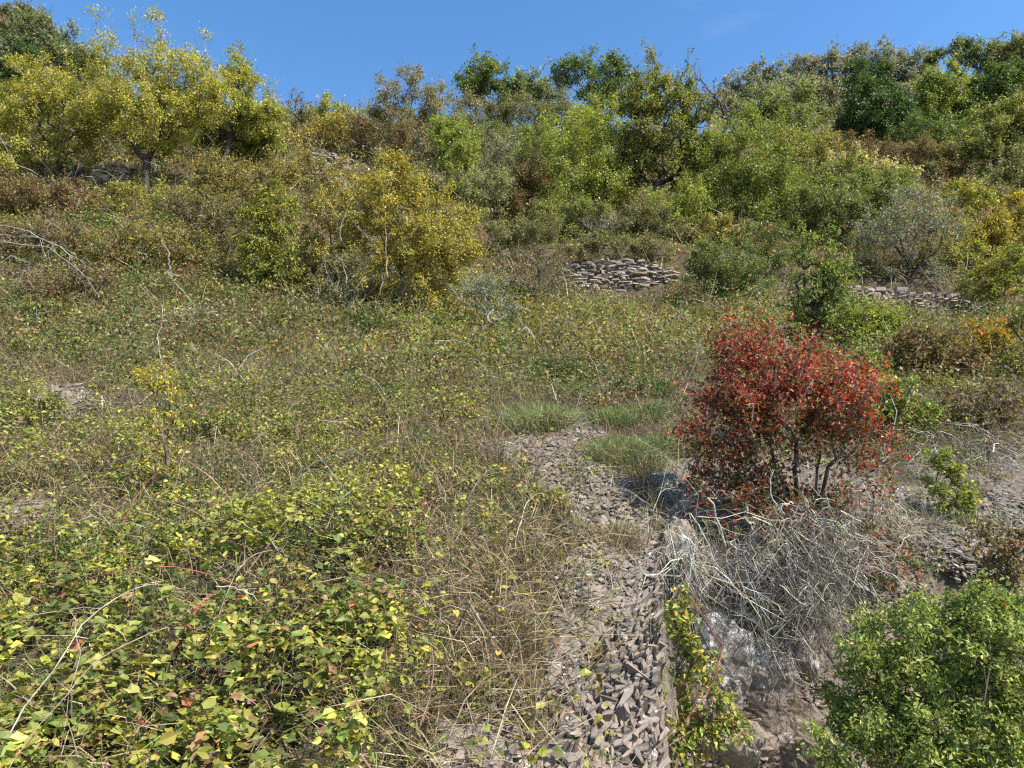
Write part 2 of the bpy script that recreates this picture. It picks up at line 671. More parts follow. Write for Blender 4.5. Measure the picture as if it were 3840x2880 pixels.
def zones(x, y, z):
    px, py = project(x, y, z)
    d = np.maximum(np.hypot(x, y), 1.0)
    jx = (fbm(x * 3.1 + 50, y * 3.1, 3) - 0.5) * 900 / d
    jy = (fbm(x * 3.1, y * 3.1 + 80, 3) - 0.5) * 700 / d
    qx, qy = px + jx, py + jy
    scree = inpoly(qx, qy, SCREE) & (y < 7)
    for s in SMALL_SCREE:
        scree |= inpoly(qx, qy, s) & (y < 9)
    rampz = inpoly(px, py, RAMP) & (y < 3.6) & (x < 0.20 * y + 0.03)
    cliff = (pit(x, y) > 0.08) & (y < 6)
    shale = (px > 2480) & (py > 1720) & (y < 5.6) & ~cliff
    return px, py, qx, qy, scree, rampz, cliff, shale


# ------------------------------------------------------------------ ground sheet
def make_ground():
    def axis(lo, hi, step0, growth):
        a = [0.0]
        s = step0
        while a[-1] < hi:
            a.append(a[-1] + s)
            s *= growth
        b = [0.0]
        s = step0
        while b[-1] > lo:
            b.append(b[-1] - s)
            s *= growth
        return np.array(sorted(set(b + a)))
    xs = axis(-170, 170, 0.048, 1.033)
    ys = 2.8 + axis(-60, 190, 0.042, 1.031)
    X, Y = np.meshgrid(xs, ys)
    x, y = X.ravel(), Y.ravel()
    z = H(x, y)
    nx, ny = len(xs), len(ys)
    V = np.stack([x, y, z], 1)
    i = np.arange((ny - 1) * nx).reshape(ny - 1, nx)[:, :-1].ravel()
    T = np.concatenate([np.stack([i, i + 1, i + nx + 1], 1), np.stack([i, i + nx + 1, i + nx], 1)])
    me = mesh_from('ground', V, T, None, M_GROUND, True)
    px, py, qx, qy, scree, rampz, cliff, shale = zones(x, y, z)
    rk = 0.75 * scree + 0.9 * rampz + 0.85 * cliff + 0.6 * shale * (fbm(x * 2, y * 2 + 9, 3) > 0.42)
    rk = np.clip(rk, 0, 1).astype(np.float32)
    a = me.attributes.new('rock', 'FLOAT', 'POINT')
    a.data.foreach_set('value', rk)
    o = link('ground', me)
    o['kind'] = 'structure'
    o['label'] = 'steep overgrown hillside of brown earth and leaf litter'
    return o


ground = make_ground()

# ------------------------------------------------------------------ palettes (leaf colours, linear)
YG = [((0.420, 0.390, 0.070), 4), ((0.335, 0.335, 0.060), 4), ((0.190, 0.215, 0.042), 1.6), ((0.46, 0.39, 0.11), 1.6), ((0.34, 0.24, 0.08), 0.6)]
YGG = [((0.300, 0.315, 0.060), 4), ((0.215, 0.255, 0.050), 4), ((0.125, 0.170, 0.038), 1.6), ((0.370, 0.330, 0.075), 1.2)]
GREEN = [((0.150, 0.200, 0.048), 4), ((0.105, 0.150, 0.036), 4), ((0.200, 0.235, 0.060), 2), ((0.260, 0.255, 0.075), 1)]
BRIGHT = [((0.255, 0.305, 0.065), 4), ((0.190, 0.245, 0.052), 3), ((0.325, 0.350, 0.085), 2), ((0.370, 0.345, 0.085), 0.8)]
DARK = [((0.055, 0.095, 0.026), 4), ((0.075, 0.120, 0.034), 3), ((0.115, 0.16, 0.045), 1)]
OLIVE = [((0.170, 0.170, 0.055), 4), ((0.120, 0.130, 0.042), 3), ((0.23, 0.20, 0.075), 2), ((0.28, 0.22, 0.10), 1.2), ((0.19, 0.13, 0.06), 0.8)]
OLIVEG = [((0.175, 0.190, 0.062), 4), ((0.130, 0.155, 0.050), 3), ((0.24, 0.225, 0.085), 2), ((0.29, 0.23, 0.10), 0.8)]
GREYG = [((0.245, 0.255, 0.145), 4), ((0.185, 0.20, 0.105), 3), ((0.31, 0.30, 0.19), 2), ((0.24, 0.19, 0.11), 0.6)]
BROWN = [((0.20, 0.120, 0.058), 4), ((0.14, 0.085, 0.045), 3), ((0.26, 0.175, 0.075), 2), ((0.16, 0.15, 0.05), 1.5), ((0.26, 0.09, 0.045), 0.8)]
REDBROWN = [((0.19, 0.080, 0.050), 4), ((0.13, 0.065, 0.042), 3), ((0.25, 0.12, 0.07), 2), ((0.16, 0.14, 0.05), 1)]
RED = [((0.370, 0.075, 0.055), 5), ((0.290, 0.090, 0.050), 4), ((0.43, 0.14, 0.11), 1.6), ((0.20, 0.075, 0.04), 2.5), ((0.30, 0.17, 0.055), 2.0), ((0.16, 0.155, 0.045), 1.8)]
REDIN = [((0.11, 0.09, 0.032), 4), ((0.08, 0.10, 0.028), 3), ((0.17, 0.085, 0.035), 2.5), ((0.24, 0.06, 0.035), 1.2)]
GOLD = [((0.460, 0.370, 0.060), 4), ((0.370, 0.325, 0.056), 3), ((0.230, 0.240, 0.042), 2.5), ((0.42, 0.26, 0.06), 1.0), ((0.13, 0.16, 0.035), 0.8)]
GOLDO = [((0.390, 0.315, 0.068), 4), ((0.285, 0.255, 0.060), 4), ((0.45, 0.31, 0.10), 1.8), ((0.30, 0.17, 0.06), 1.0), ((0.14, 0.15, 0.04), 1.6)]
CREAM = [((0.50, 0.44, 0.22), 4), ((0.42, 0.40, 0.12), 3), ((0.33, 0.33, 0.09), 2), ((0.2, 0.22, 0.06), 1)]
ORANGE = [((0.46, 0.17, 0.055), 2), ((0.38, 0.30, 0.05), 4), ((0.25, 0.25, 0.045), 4), ((0.5, 0.10, 0.05), 0.8), ((0.15, 0.18, 0.04), 2)]
GREYT = [((0.33, 0.315, 0.27), 4), ((0.24, 0.225, 0.19), 3), ((0.42, 0.41, 0.36), 2), ((0.2, 0.19, 0.1), 2)]
BRAMBLE = [((0.275, 0.280, 0.055), 5), ((0.195, 0.220, 0.050), 5), ((0.360, 0.340, 0.072), 3), ((0.120, 0.158, 0.042), 4), ((0.45, 0.38, 0.11), 1.0),
           ((0.36, 0.22, 0.11), 0.7), ((0.23, 0.14, 0.075), 2.4), ((0.42, 0.14, 0.08), 0.15)]
HERB = [((0.180, 0.175, 0.062), 4), ((0.130, 0.145, 0.050), 4), ((0.240, 0.220, 0.080), 2.6), ((0.30, 0.24, 0.125), 2.6), ((0.22, 0.145, 0.08), 3.0), ((0.085, 0.115, 0.036), 2.6),
        ((0.4, 0.12, 0.08), 0.15)]
STRAW = [((0.36, 0.285, 0.175), 4), ((0.28, 0.215, 0.13), 4), ((0.20, 0.145, 0.085), 3.4), ((0.44, 0.37, 0.25), 1.5), ((0.21, 0.20, 0.08), 1.8), ((0.14, 0.09, 0.055), 1.6)]
FRESH = [((0.18, 0.235, 0.075), 4), ((0.25, 0.28, 0.11), 3), ((0.13, 0.18, 0.06), 3), ((0.40, 0.35, 0.19), 2)]
B_DARK = (0.055, 0.046, 0.038)
B_GREY = (0.24, 0.225, 0.20)
B_BROWN = (0.12, 0.09, 0.065)
B_PALE = (0.30, 0.28, 0.245)


def pick(pal, n, r, jit=0.22):
    w = np.array([p[1] for p in pal], float)
    idx = r.choice(len(pal), n, p=w / w.sum())
    c = np.array([p[0] for p in pal])[idx]
    c = c * (1 + jit * r.standard_normal((n, 1))).clip(0.45, 1.7)
    return np.clip(c * (1 + 0.06 * r.standard_normal((n, 3))), 0.008, 0.75)


# ------------------------------------------------------------------ plants
PLANT_N = [0]
TRI = [0]


def grow(base, pts, r, forks, lean=0.0):
    """link every cluster point to the growing skeleton; returns nodes, parents"""
    nodes = [np.array(f) for f in forks[0]]
    par = [-1] + list(range(len(nodes) - 1))
    for f in forks[1:]:
        s = len(nodes)
        nodes += [np.array(q) for q in f]
        par += [-1] + list(range(s, s + len(f) - 1))
    cost = np.zeros(len(nodes))
    for i in range(len(nodes)):
        if par[i] >= 0:
            cost[i] = cost[par[i]] + np.linalg.norm(nodes[i] - nodes[par[i]])
    cost = list(cost)
    order = np.argsort(np.linalg.norm(pts - nodes[len(forks[0]) - 1], axis=1))
    tips = []
    for k in order:
        p = pts[k]
        arr = np.array(nodes)
        dist = np.linalg.norm(arr - p, axis=1)
        j = int(np.argmin(dist * 1.0 + 0.42 * np.array(cost) + 0.5 * np.maximum(arr[:, 2] - p[2], 0)))
        a = nodes[j]
        L = dist[j]
        m = 1 if L < 0.25 else 2
        prev = j
        for s in range(1, m + 1):
            t = s / (m + 1)
            q = a + (p - a) * t + r.normal(0, 0.07 * L, 3) + np.array([0, 0, 0.08 * L * math.sin(t * 3.14)])
            nodes.append(q)
            par.append(prev)
            cost.append(cost[prev] + L / (m + 1))
            prev = len(nodes) - 1
        nodes.append(p)
        par.append(prev)
        cost.append(cost[prev] + L / (m + 1))
        tips.append(len(nodes) - 1)
    return np.array(nodes), np.array(par), np.array(tips)


def plant(name, label, cat, base, ells, pal, leaf=0.05, cover=2.6, ncl=70, Y=None, trunk=None, bark=B_BROWN, twig_col=None, stems=1,
          depth=0.8, group=None, wl=0.55, pal_in=None, droop=0.25, twigs=5, twig_len=1.0, big=False, maxleaf=26000, tip_r=0.004, clump=1.0, hips=None, shell=0.45, up=0.7, sprig=None, fill=1.0):
    """base and ells in reading-grid pixels; ells: (cx, cy, rx, ry[, weight]); everything is turned into metres at the plant's own distance"""
    PLANT_N[0] += 1
    r = np.random.default_rng(1000 + PLANT_N[0] * 13)
    bx, by = base[0] * K, base[1] * K
    if Y is None:
        b = hit(bx, by)
    else:
        p = at(bx, by, Y)
        b = np.array([p[0], Y, float(H(p[0], Y)[0])])
    Yb = b[1]
    E = []
    for e in ells:
        c = at(e[0] * K, e[1] * K, Yb)
        dax = Yb * CP + c[2] * SP
        s = dax * K / FPX
        E.append((c, np.array([e[2] * s, min(e[2], e[3] * 1.4) * s * depth, e[3] * s]) * (1.22 if stems > 2 and Yb > 9 else 1.08), e[4] if len(e) > 4 else 1.0))
    if Yb > 14:
        leaf = leaf * 0.88
    wts = np.array([e[1][0] * e[1][2] * e[2] for e in E])
    area = sum(math.pi * e[1][0] * e[1][2] * e[2] for e in E)
    ncl = int(ncl)
    which = r.choice(len(E), ncl * 3, p=wts / wts.sum())
    u = norm(r.standard_normal((ncl * 3, 3)))
    rad = r.random(ncl * 3) ** shell
    C = np.array([e[0] for e in E])[which]
    R = np.array([e[1] for e in E])[which]
    pts = C + u * rad[:, None] * R * 0.9
    dens = np.array([min(1.0, e[2] * 1.25) for e in E])[which]
    if stems > 1:                      # a bush is leafy down to its foot
        low = r.random(len(pts)) < 0.25
        g0 = H(pts[:, 0], pts[:, 1])
        pts[low, 2] = g0[low] + (pts[low, 2] - g0[low]) * r.uniform(0.15, 0.8, low.sum())
    # keep clusters apart and above ground
    gz = H(pts[:, 0], pts[:, 1])
    ok = pts[:, 2] > gz + 0.02
    pts = pts[ok]
    dens = dens[ok]
    if len(pts) < 4:
        dens = np.ones(6)
        pts = C[:6] + r.normal(0, 0.1, (6, 3))
        pts[:, 2] = np.maximum(pts[:, 2], H(pts[:, 0], pts[:, 1]) + 0.1)
    sep = (area / max(ncl, 1)) ** 0.5 * 0.45
    keep = []
    for i in range(len(pts)):
        if len(keep) >= ncl:
            break
        if not keep or np.min(np.linalg.norm(pts[keep] - pts[i], axis=1)) > sep:
            keep.append(i)
    if len(keep) < ncl * 0.5:
        keep = list(range(min(len(pts), ncl)))
    pts = pts[keep]
    dens = dens[keep]
    n = len(pts)
    cen = pts.mean(0)
    ext = np.array([E[int(np.argmax(wts))][1][0], E[int(np.argmax(wts))][1][1], E[int(np.argmax(wts))][1][2]])
    # stems
    forks = []
    for s in range(stems):
        b0 = b + np.array([r.normal(0, 1) * ext[0] * 0.10 * (stems > 1), r.normal(0, 1) * ext[1] * 0.1 * (stems > 1), 0])
        b0[2] = float(H(b0[0], b0[1])[0]) - 0.02
        collar = b - np.array([0, 0, 0.05])
        if trunk is not None:
            t = at(trunk[0] * K, trunk[1] * K, Yb)
        else:
            t = b0 * 0.6 + cen * 0.4
            t[2] = max(t[2], b0[2] + 0.1)
        t = t + np.array([r.normal(0, 1), r.normal(0, 1), 0]) * ext * 0.16 * (stems > 1)
        mid = b0 * 0.5 + t * 0.5 + r.normal(0, 0.04, 3) * np.linalg.norm(t - b0)
        forks.append([collar, b0, mid, t])
    nodes, par, tips = grow(b, pts, r, forks)
    cnt = np.zeros(len(nodes))
    cnt[tips] += 1
    for i in range(len(nodes) - 1, -1, -1):
        if par[i] >= 0:
            cnt[par[i]] += cnt[i]
    cnt = np.maximum(cnt, 0.5)
    rad_n = tip_r * cnt ** (0.46 if stems == 1 else 0.38)
    i = np.where(par >= 0)[0]
    bcol = np.array(bark)
    tcol = np.array(twig_col if twig_col is not None else bark)
    f = np.clip((rad_n[i] - tip_r) / (tip_r * 3), 0, 1)[:, None]
    ec = (tcol * (1 - f) + bcol * f) * (1 + 0.18 * r.standard_normal((len(i), 1))).clip(0.5, 1.6)
    thick = rad_n[par[i]] > tip_r * ncl ** (0.46 if stems == 1 else 0.38) * 0.45
    parts_t = tubes(nodes[par[i]][thick], nodes[i][thick], rad_n[par[i]][thick] * 1.02, rad_n[i][thick], ec[thick], 6)
    th = ~thick
    parts_b = [tubes(nodes[par[i]][th], nodes[i][th], np.minimum(rad_n[par[i]][th], rad_n[i][th] * 1.5), rad_n[i][th], ec[th], 3)]
    # twigs at every tip
    P0 = np.repeat(pts, twigs, 0)
    spread = (area / max(n, 1)) ** 0.5 * 0.95 * twig_len * clump
    outw = norm((P0 - cen) / np.maximum(ext, 0.05))
    D = norm(r.standard_normal(P0.shape) * 0.75 + outw * 0.55 + np.array([0, 0, up * 0.6]))
    TL = spread * r.uniform(0.3, 1.3, len(P0)) * r.choice([0.8, 1.0, 1.0, 1.7], len(P0))
    tip = P0 + D * TL[:, None]
    gz = H(tip[:, 0], tip[:, 1])
    tip[:, 2] = np.maximum(tip[:, 2], gz + 0.01)
    parts_b.append(cones(P0, tip, np.full(len(P0), tip_r * 0.8), np.repeat(tcol[None], len(P0), 0) * r.uniform(0.7, 1.3, (len(P0), 1))))
    root = link(name, None, None, b)
    tag(root, label, cat, group)
    tris = 0
    rootp = np.array(b)
    if stems > 1:
        parts_b.append(parts_t)
    elif len(parts_t[0]):
        link('trunk', mesh_from(name + '_trunk', parts_t[0] - rootp, parts_t[1], parts_t[2], M_BARK, True), root)
        tris += len(parts_t[1])
    Vb = join(parts_b)
    link('branches', mesh_from(name + '_branches', Vb[0] - rootp, Vb[1], Vb[2], M_BARK), root)
    tris += len(Vb[1])
    # leaves
    lod = 1.6 if Yb > 15 else 1.1
    nl = int(min(maxleaf * 1.1 * lod, lod * cover * 1.3 * area / (leaf * leaf * wl * 0.6)))
    if nl > 10:
        per_tw = r.integers(0, len(P0), nl)
        # uneven: some twigs carry more
        wv = (r.random(len(P0)) ** 1.2 + 0.08) * np.repeat(dens, twigs)
        per_tw = r.choice(len(P0), nl, p=wv / wv.sum())
        t = r.random(nl) ** 0.75
        P = P0[per_tw] + (tip - P0)[per_tw] * t[:, None] * 1.05
        P = P + r.normal(0, 1, (nl, 3)) * (spread * 0.27 * fill)
        gz = H(P[:, 0], P[:, 1])
        P[:, 2] = np.maximum(P[:, 2], gz + 0.005)
        A = norm(D[per_tw] * 0.6 + r.standard_normal((nl, 3)) * 0.75 + np.array([0, 0, -droop]))
        Nn = norm(r.standard_normal((nl, 3)) * 0.7 + np.array([0, 0, 0.5]) + outw[per_tw] * 0.4 + np.array(S_DIR) * 0.5)
        Ls = leaf * r.uniform(0.6, 1.25, nl)
        c = pick(pal, nl, r)
        tone = (1 + 0.16 * r.standard_normal(len(P0)))[per_tw].clip(0.6, 1.5)
        c = c * tone[:, None]
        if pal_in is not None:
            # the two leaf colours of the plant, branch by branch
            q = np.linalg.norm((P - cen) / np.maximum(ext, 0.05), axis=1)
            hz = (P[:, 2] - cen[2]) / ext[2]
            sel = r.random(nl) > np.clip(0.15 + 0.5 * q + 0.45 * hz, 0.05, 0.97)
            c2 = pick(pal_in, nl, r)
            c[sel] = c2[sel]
        VTC = (leaf_big if big else (leaf_far if Yb > 15 else leaf_small))(P, A, Nn, Ls, Ls * wl * r.uniform(0.8, 1.2, nl), c)
        link('crown', mesh_from(name + '_crown', VTC[0] - rootp, VTC[1], VTC[2], M_LEAF), root)
        tris += len(VTC[1])
        if hips:
            hp = r.choice(nl, hips, replace=False)
            HP = P[hp] + outw[per_tw[hp]] * 0.03
            Dz = np.repeat(np.array([[0, 0, 1.0]]), hips, 0)
            a1 = tubes(HP, HP + Dz * 0.007, np.full(hips, 0.002), np.full(hips, 0.0042), np.repeat([[0.5, 0.06, 0.02]], hips, 0), 5)
            a2 = tubes(HP + Dz * 0.007, HP + Dz * 0.014, np.full(hips, 0.0042), np.full(hips, 0.0015), np.repeat([[0.5, 0.06, 0.02]], hips, 0), 5)
            v = join([a1, a2])
            ho = link('hips', mesh_from(name + '_hips', v[0] - rootp, v[1], v[2], M_LEAF), root)
            ho['kind'] = 'stuff'
            ho['label'] = 'small red rose hips'
    TRI[0] += tris
    return root, E, b


# ------------------------------------------------------------------ the plants of the hillside
def plant_all():
    plant('bush', 'thin brown brush growing over the left end of the central wall', 'bush', (1195, 620), [(1190, 588, 34, 26), (1215, 600, 26, 16)], OLIVE, leaf=0.045, cover=1.1, ncl=40, stems=3, Y=14.1, twig_col=B_GREY, maxleaf=3000, twigs=7)
    plant('bush', 'olive scrub hanging over the top of the central wall', 'bush', (1340, 540), [(1300, 525, 60, 18), (1390, 532, 60, 20), (1240, 530, 40, 16)], OLIVE + OLIVEG, leaf=0.05, cover=1.7, ncl=80, stems=4, Y=15.6, twig_col=B_GREY, maxleaf=8000)
    plant('bush', 'light green scrub filling the terrace behind the central wall', 'bush', (1180, 500), [(1190, 470, 60, 26), (1260, 455, 60, 22)], OLIVEG + BRIGHT, leaf=0.055, cover=1.9, ncl=70, stems=4, Y=17.0, maxleaf=8000)
    plant('bush', 'pale green bush at the right foot of the oak', 'bush', (1490, 470), [(1480, 430, 60, 42), (1440, 450, 45, 30)], BRIGHT + YGG, leaf=0.055, cover=2.0, ncl=70, stems=4, Y=17.2, maxleaf=9000)
    plant('bush', 'mixed green thicket joining the hump and the fresh green bush', 'bush', (1130, 360), [(1130, 320, 70, 40), (1070, 310, 50, 34)], OLIVEG + GREEN, leaf=0.06, cover=2.0, ncl=80, stems=4, Y=20.5, maxleaf=9000)
    plant('thorn_bush', 'brown twiggy bush in front of the small ruined slate wall', 'bush', (690, 400), [(690, 372, 50, 26), (650, 350, 35, 30), (735, 355, 30, 22)], OLIVE + GOLDO, leaf=0.055, cover=1.3, ncl=70, stems=4, Y=16.6, twig_col=B_GREY, maxleaf=7000, twigs=7)
    plant('bush', 'olive bush between the golden bush and the central wall', 'bush', (1110, 560), [(1100, 520, 60, 34), (1160, 500, 60, 28)], OLIVE + OLIVEG, leaf=0.055, cover=1.8, ncl=70, stems=4, Y=15.6, twig_col=B_GREY, maxleaf=8000)
    plant('bush', 'soft green bush above the wall line, right of the soft mid green one', 'bush', (1690, 590), [(1680, 545, 60, 42), (1640, 510, 50, 36)], OLIVEG + GREEN, leaf=0.055, cover=2.0, ncl=80, stems=4, Y=15.0, maxleaf=10000)
    plant('bush', 'yellow olive bush under the foot of the big dense green bush', 'bush', (1520, 530), [(1540, 500, 60, 28), (1600, 515, 60, 28)], OLIVEG + GOLDO, leaf=0.055, cover=1.9, ncl=70, stems=4, Y=16.6, maxleaf=8000)
    plant('scrub', 'brown grass like scrub on the bank under the fallen bleached branches', 'bush', (200, 640), [(180, 610, 100, 30), (80, 620, 80, 28)], OLIVE + BROWN, leaf=0.042, cover=1.4, ncl=90, stems=5, Y=9.8, twig_col=B_GREY, maxleaf=8000, twigs=7)
    # ---- far wood, upper left
    g = 'trees on the far hill at upper left'
    plant('hillside_tree', 'dark green broad tree on the far hill, touching the left edge of the photo', 'tree', (20, 205), [(15, 150, 75, 65)], DARK, leaf=0.2, cover=2.6, ncl=90, Y=38, group=g, maxleaf=14000, tip_r=0.02)
    plant('hillside_tree', 'silvery green tree on the far hill behind the yellow plum tree', 'tree', (120, 175), [(115, 105, 80, 62), (70, 60, 50, 35)], GREEN + GREYG, leaf=0.2, cover=2.6, ncl=100, Y=46, group=g, maxleaf=14000, tip_r=0.02)
    plant('hillside_tree', 'small olive tree at the right end of the far wooded hill', 'tree', (185, 185), [(185, 150, 48, 48), (215, 170, 28, 26)], OLIVEG, leaf=0.2, cover=2.6, ncl=60, Y=50, group=g, maxleaf=9000, tip_r=0.02)
    plant('hillside_tree', 'brownish treetop in the top left corner of the photo', 'tree', (30, 110), [(25, 40, 55, 36)], OLIVE + OLIVEG, leaf=0.22, cover=2.6, ncl=60, Y=58, group=g, maxleaf=9000, tip_r=0.02)
    plant('hillside_tree', 'green treetop on the far hill right below the brownish top', 'tree', (60, 130), [(75, 85, 60, 45)], OLIVEG + DARK, leaf=0.22, cover=2.6, ncl=60, Y=54, group=g, maxleaf=9000, tip_r=0.02)
    # ---- the plum trees, upper left
    plant('plum_tree', 'yellow green plum tree with dark trunk and bare pale topmost twigs', 'tree', (315, 412), [(330, 245, 125, 105), (250, 215, 90, 85), (420, 205, 85, 90), (310, 150, 110, 60, .6), (300, 300, 100, 50, .7), (215, 70, 30, 60, .3), (345, 60, 35, 62, .3), (275, 90, 45, 50, .25), (425, 115, 40, 50, .35)],
          YG, leaf=0.058, cover=1.9, ncl=250, trunk=(318, 345), bark=B_DARK, twig_col=B_GREY, tip_r=0.0065, maxleaf=30000, depth=0.9, droop=0.3)
    plant('plum_tree', 'low wide yellow plum tree with crooked forked trunk near the left edge', 'tree', (128, 395), [(110, 225, 125, 90), (40, 250, 75, 75), (170, 290, 80, 50, .6), (60, 320, 80, 45, .6)],
          YG, leaf=0.058, cover=2.0, ncl=210, trunk=(128, 345), bark=B_DARK, twig_col=B_GREY, tip_r=0.008, maxleaf=26000, stems=2, depth=0.9)
    plant('plum_tree', 'greener plum tree with pointed crown, right of the tall yellow one', 'tree', (480, 360), [(525, 225, 72, 90), (500, 150, 40, 50, .7), (440, 250, 70, 75, .8), (575, 255, 28, 45, .8)],
          YGG + YG, leaf=0.058, cover=2.1, ncl=180, trunk=(495, 300), bark=B_DARK, twig_col=B_GREY, tip_r=0.007, maxleaf=22000)
    plant('bush', 'green bush filling the gap under the pointed plum tree', 'bush', (505, 345), [(505, 300, 90, 50), (575, 300, 45, 40)], YGG, leaf=0.07, cover=2.2, ncl=60, stems=3, maxleaf=11000)
    # ---- skyline left of centre
    plant('sapling', 'thin leafless sapling against the sky in the dip', 'sapling', (640, 245), [(640, 210, 16, 22)], BROWN, leaf=0.05, cover=0.25, ncl=22, Y=24, twig_col=B_BROWN, tip_r=0.008)
    plant('bush', 'small bush with upright fresh green shoots on the skyline dip', 'bush', (715, 275), [(715, 245, 34, 24), (700, 218, 10, 20), (742, 240, 20, 22)], BRIGHT + YG, leaf=0.10, cover=2.4, ncl=45, Y=24, stems=3, maxleaf=6000)
    plant('bush', 'olive bush on the skyline left of the green shoots', 'bush', (650, 285), [(650, 255, 40, 26), (615, 280, 30, 25)], OLIVE, leaf=0.09, cover=2.0, ncl=45, Y=23, stems=3, maxleaf=6000)
    plant('bush', 'yellowish bush below the green shoots on the skyline', 'bush', (735, 310), [(735, 278, 60, 26), (670, 300, 60, 25)], GOLDO, leaf=0.08, cover=2.0, ncl=55, Y=21, stems=3, maxleaf=8000)
    # ---- centre skyline
    plant('thorn_bush', 'large pale twiggy hawthorn on the central hump against the sky', 'bush', (905, 320), [(905, 225, 105, 60), (985, 265, 70, 55, .8), (830, 255, 50, 45, .9)], OLIVE + [((0.30, 0.27, 0.14), 6)], leaf=0.08, cover=1.5, ncl=150, Y=23, stems=3, twig_col=B_PALE, bark=B_GREY, tip_r=0.009, maxleaf=18000, twigs=7)
    plant('thorn_bush', 'brown grey thorn scrub below the pale hawthorn', 'bush', (850, 345), [(850, 290, 85, 42), (780, 290, 45, 35)], OLIVE + BROWN, leaf=0.07, cover=1.3, ncl=80, Y=20.5, stems=4, twig_col=B_GREY, tip_r=0.007, maxleaf=9000, twigs=8)
    plant('tree', 'dark green treetop left of two, on the skyline behind the hawthorn', 'tree', (1050, 240), [(1050, 165, 58, 38), (1075, 195, 65, 40), (1020, 190, 40, 40)], GREEN, leaf=0.13, cover=2.4, ncl=80, Y=33, tip_r=0.014, maxleaf=10000)
    plant('tree', 'low pale green treetop between the two dark skyline trees', 'tree', (1150, 250), [(1150, 195, 60, 30), (1180, 215, 50, 30)], GREEN + GREYG, leaf=0.13, cover=2.4, ncl=60, Y=33, tip_r=0.012, maxleaf=8000)
    plant('tree', 'dark green open tree on the skyline at the centre of the photo', 'tree', (1290, 250), [(1275, 160, 75, 42), (1310, 200, 75, 55), (1225, 165, 35, 25, .7), (1340, 165, 40, 35)], GREEN + DARK, leaf=0.12, cover=2.0, ncl=100, Y=31, tip_r=0.014, bark=B_GREY, maxleaf=12000)
    plant('bush', 'dull olive rounded bush below the low pale green treetop', 'bush', (1150, 310), [(1150, 250, 100, 48), (1080, 265, 60, 40), (1210, 270, 60, 40)], OLIVEG + OLIVE, leaf=0.08, cover=2.2, ncl=110, Y=24, stems=4, maxleaf=15000, twig_col=B_GREY)
    plant('bush', 'bright green sapling bush left of the dark gap under the hump', 'bush', (990, 390), [(985, 315, 55, 55), (960, 290, 40, 35)], BRIGHT, leaf=0.07, cover=2.1, ncl=70, stems=3, Y=19, maxleaf=10000)
    plant('bush', 'grey lichened thorn bush above the bare dead branches at centre', 'bush', (1075, 420), [(1075, 345, 60, 55), (1060, 395, 50, 35)], GREYG + OLIVE, leaf=0.06, cover=1.0, ncl=80, stems=4, Y=19.5, twig_col=B_PALE, bark=B_GREY, tip_r=0.008, twigs=9, maxleaf=7000)
    plant('bush', 'large fresh green bush at the centre of the upper terrace', 'bush', (1235, 450), [(1230, 340, 105, 85), (1290, 300, 70, 60), (1180, 400, 60, 50), (1300, 390, 70, 60)], BRIGHT + YGG, leaf=0.065, cover=2.4, ncl=170, stems=4, bark=B_GREY, Y=18.5, maxleaf=26000)
    plant('bush', 'yellow green bush behind the large fresh green one', 'bush', (1290, 320), [(1300, 260, 60, 45), (1260, 285, 50, 40)], YGG, leaf=0.08, cover=2.2, ncl=60, stems=3, Y=22, maxleaf=8000)
    plant('oak_tree', 'tall brown tinged oak with dead grey branch tips above its crown', 'tree', (1410, 480), [(1430, 300, 90, 110), (1400, 220, 60, 60), (1480, 230, 60, 60, .8), (1415, 150, 22, 40, .6), (1490, 160, 25, 35, .4), (1375, 330, 50, 80), (1500, 330, 55, 80)],
          OLIVEG + YGG + [((0.2, 0.15, 0.06), 3)], leaf=0.085, cover=2.1, ncl=190, trunk=(1420, 400), bark=B_DARK, tip_r=0.011, Y=18.5, maxleaf=24000)
    plant('dead_branches', 'bare dark dead branches sticking out beside the oak top', 'branches', (1520, 330), [(1540, 205, 45, 40), (1500, 170, 25, 40), (1570, 240, 35, 30)], BROWN, leaf=0.05, cover=0.05, ncl=26, Y=18.2, bark=B_DARK, twig_col=(0.12, 0.11, 0.1), tip_r=0.009, twigs=3)
    # ---- right of centre
    plant('bush', 'big dense green bush right of the oak', 'bush', (1620, 500), [(1620, 370, 115, 95), (1560, 420, 70, 70), (1680, 410, 75, 70), (1600, 300, 70, 50)], YGG + GREEN, leaf=0.065, cover=2.5, ncl=180, stems=4, Y=18, maxleaf=26000)
    plant('bush', 'light green rounded bush standing behind the big dense one', 'bush', (1690, 300), [(1685, 225, 70, 42), (1720, 260, 60, 45), (1640, 250, 40, 40)], GREEN + BRIGHT + GREYG, leaf=0.10, cover=2.4, ncl=90, stems=3, Y=26, maxleaf=11000)
    plant('bush', 'golden brown mottled bush below the light green rounded one', 'bush', (1745, 380), [(1740, 325, 70, 40), (1690, 300, 50, 30)], GOLDO + GREEN, leaf=0.08, cover=2.2, ncl=60, stems=3, Y=22, maxleaf=8000)
    far = 'grey green trees along the right skyline'
    fl = ['leftmost grey green tree of the right skyline row, beside the dead branches', 'second grey green tree of the right skyline row', 'third grey green tree of the right skyline row, above the light green bush',
          'fourth grey green tree of the right skyline row, left of the dark evergreen', 'grey green tree with the highest top, directly behind the dark evergreen', 'grey green tree between the dark evergreen and the yellow topped tree']
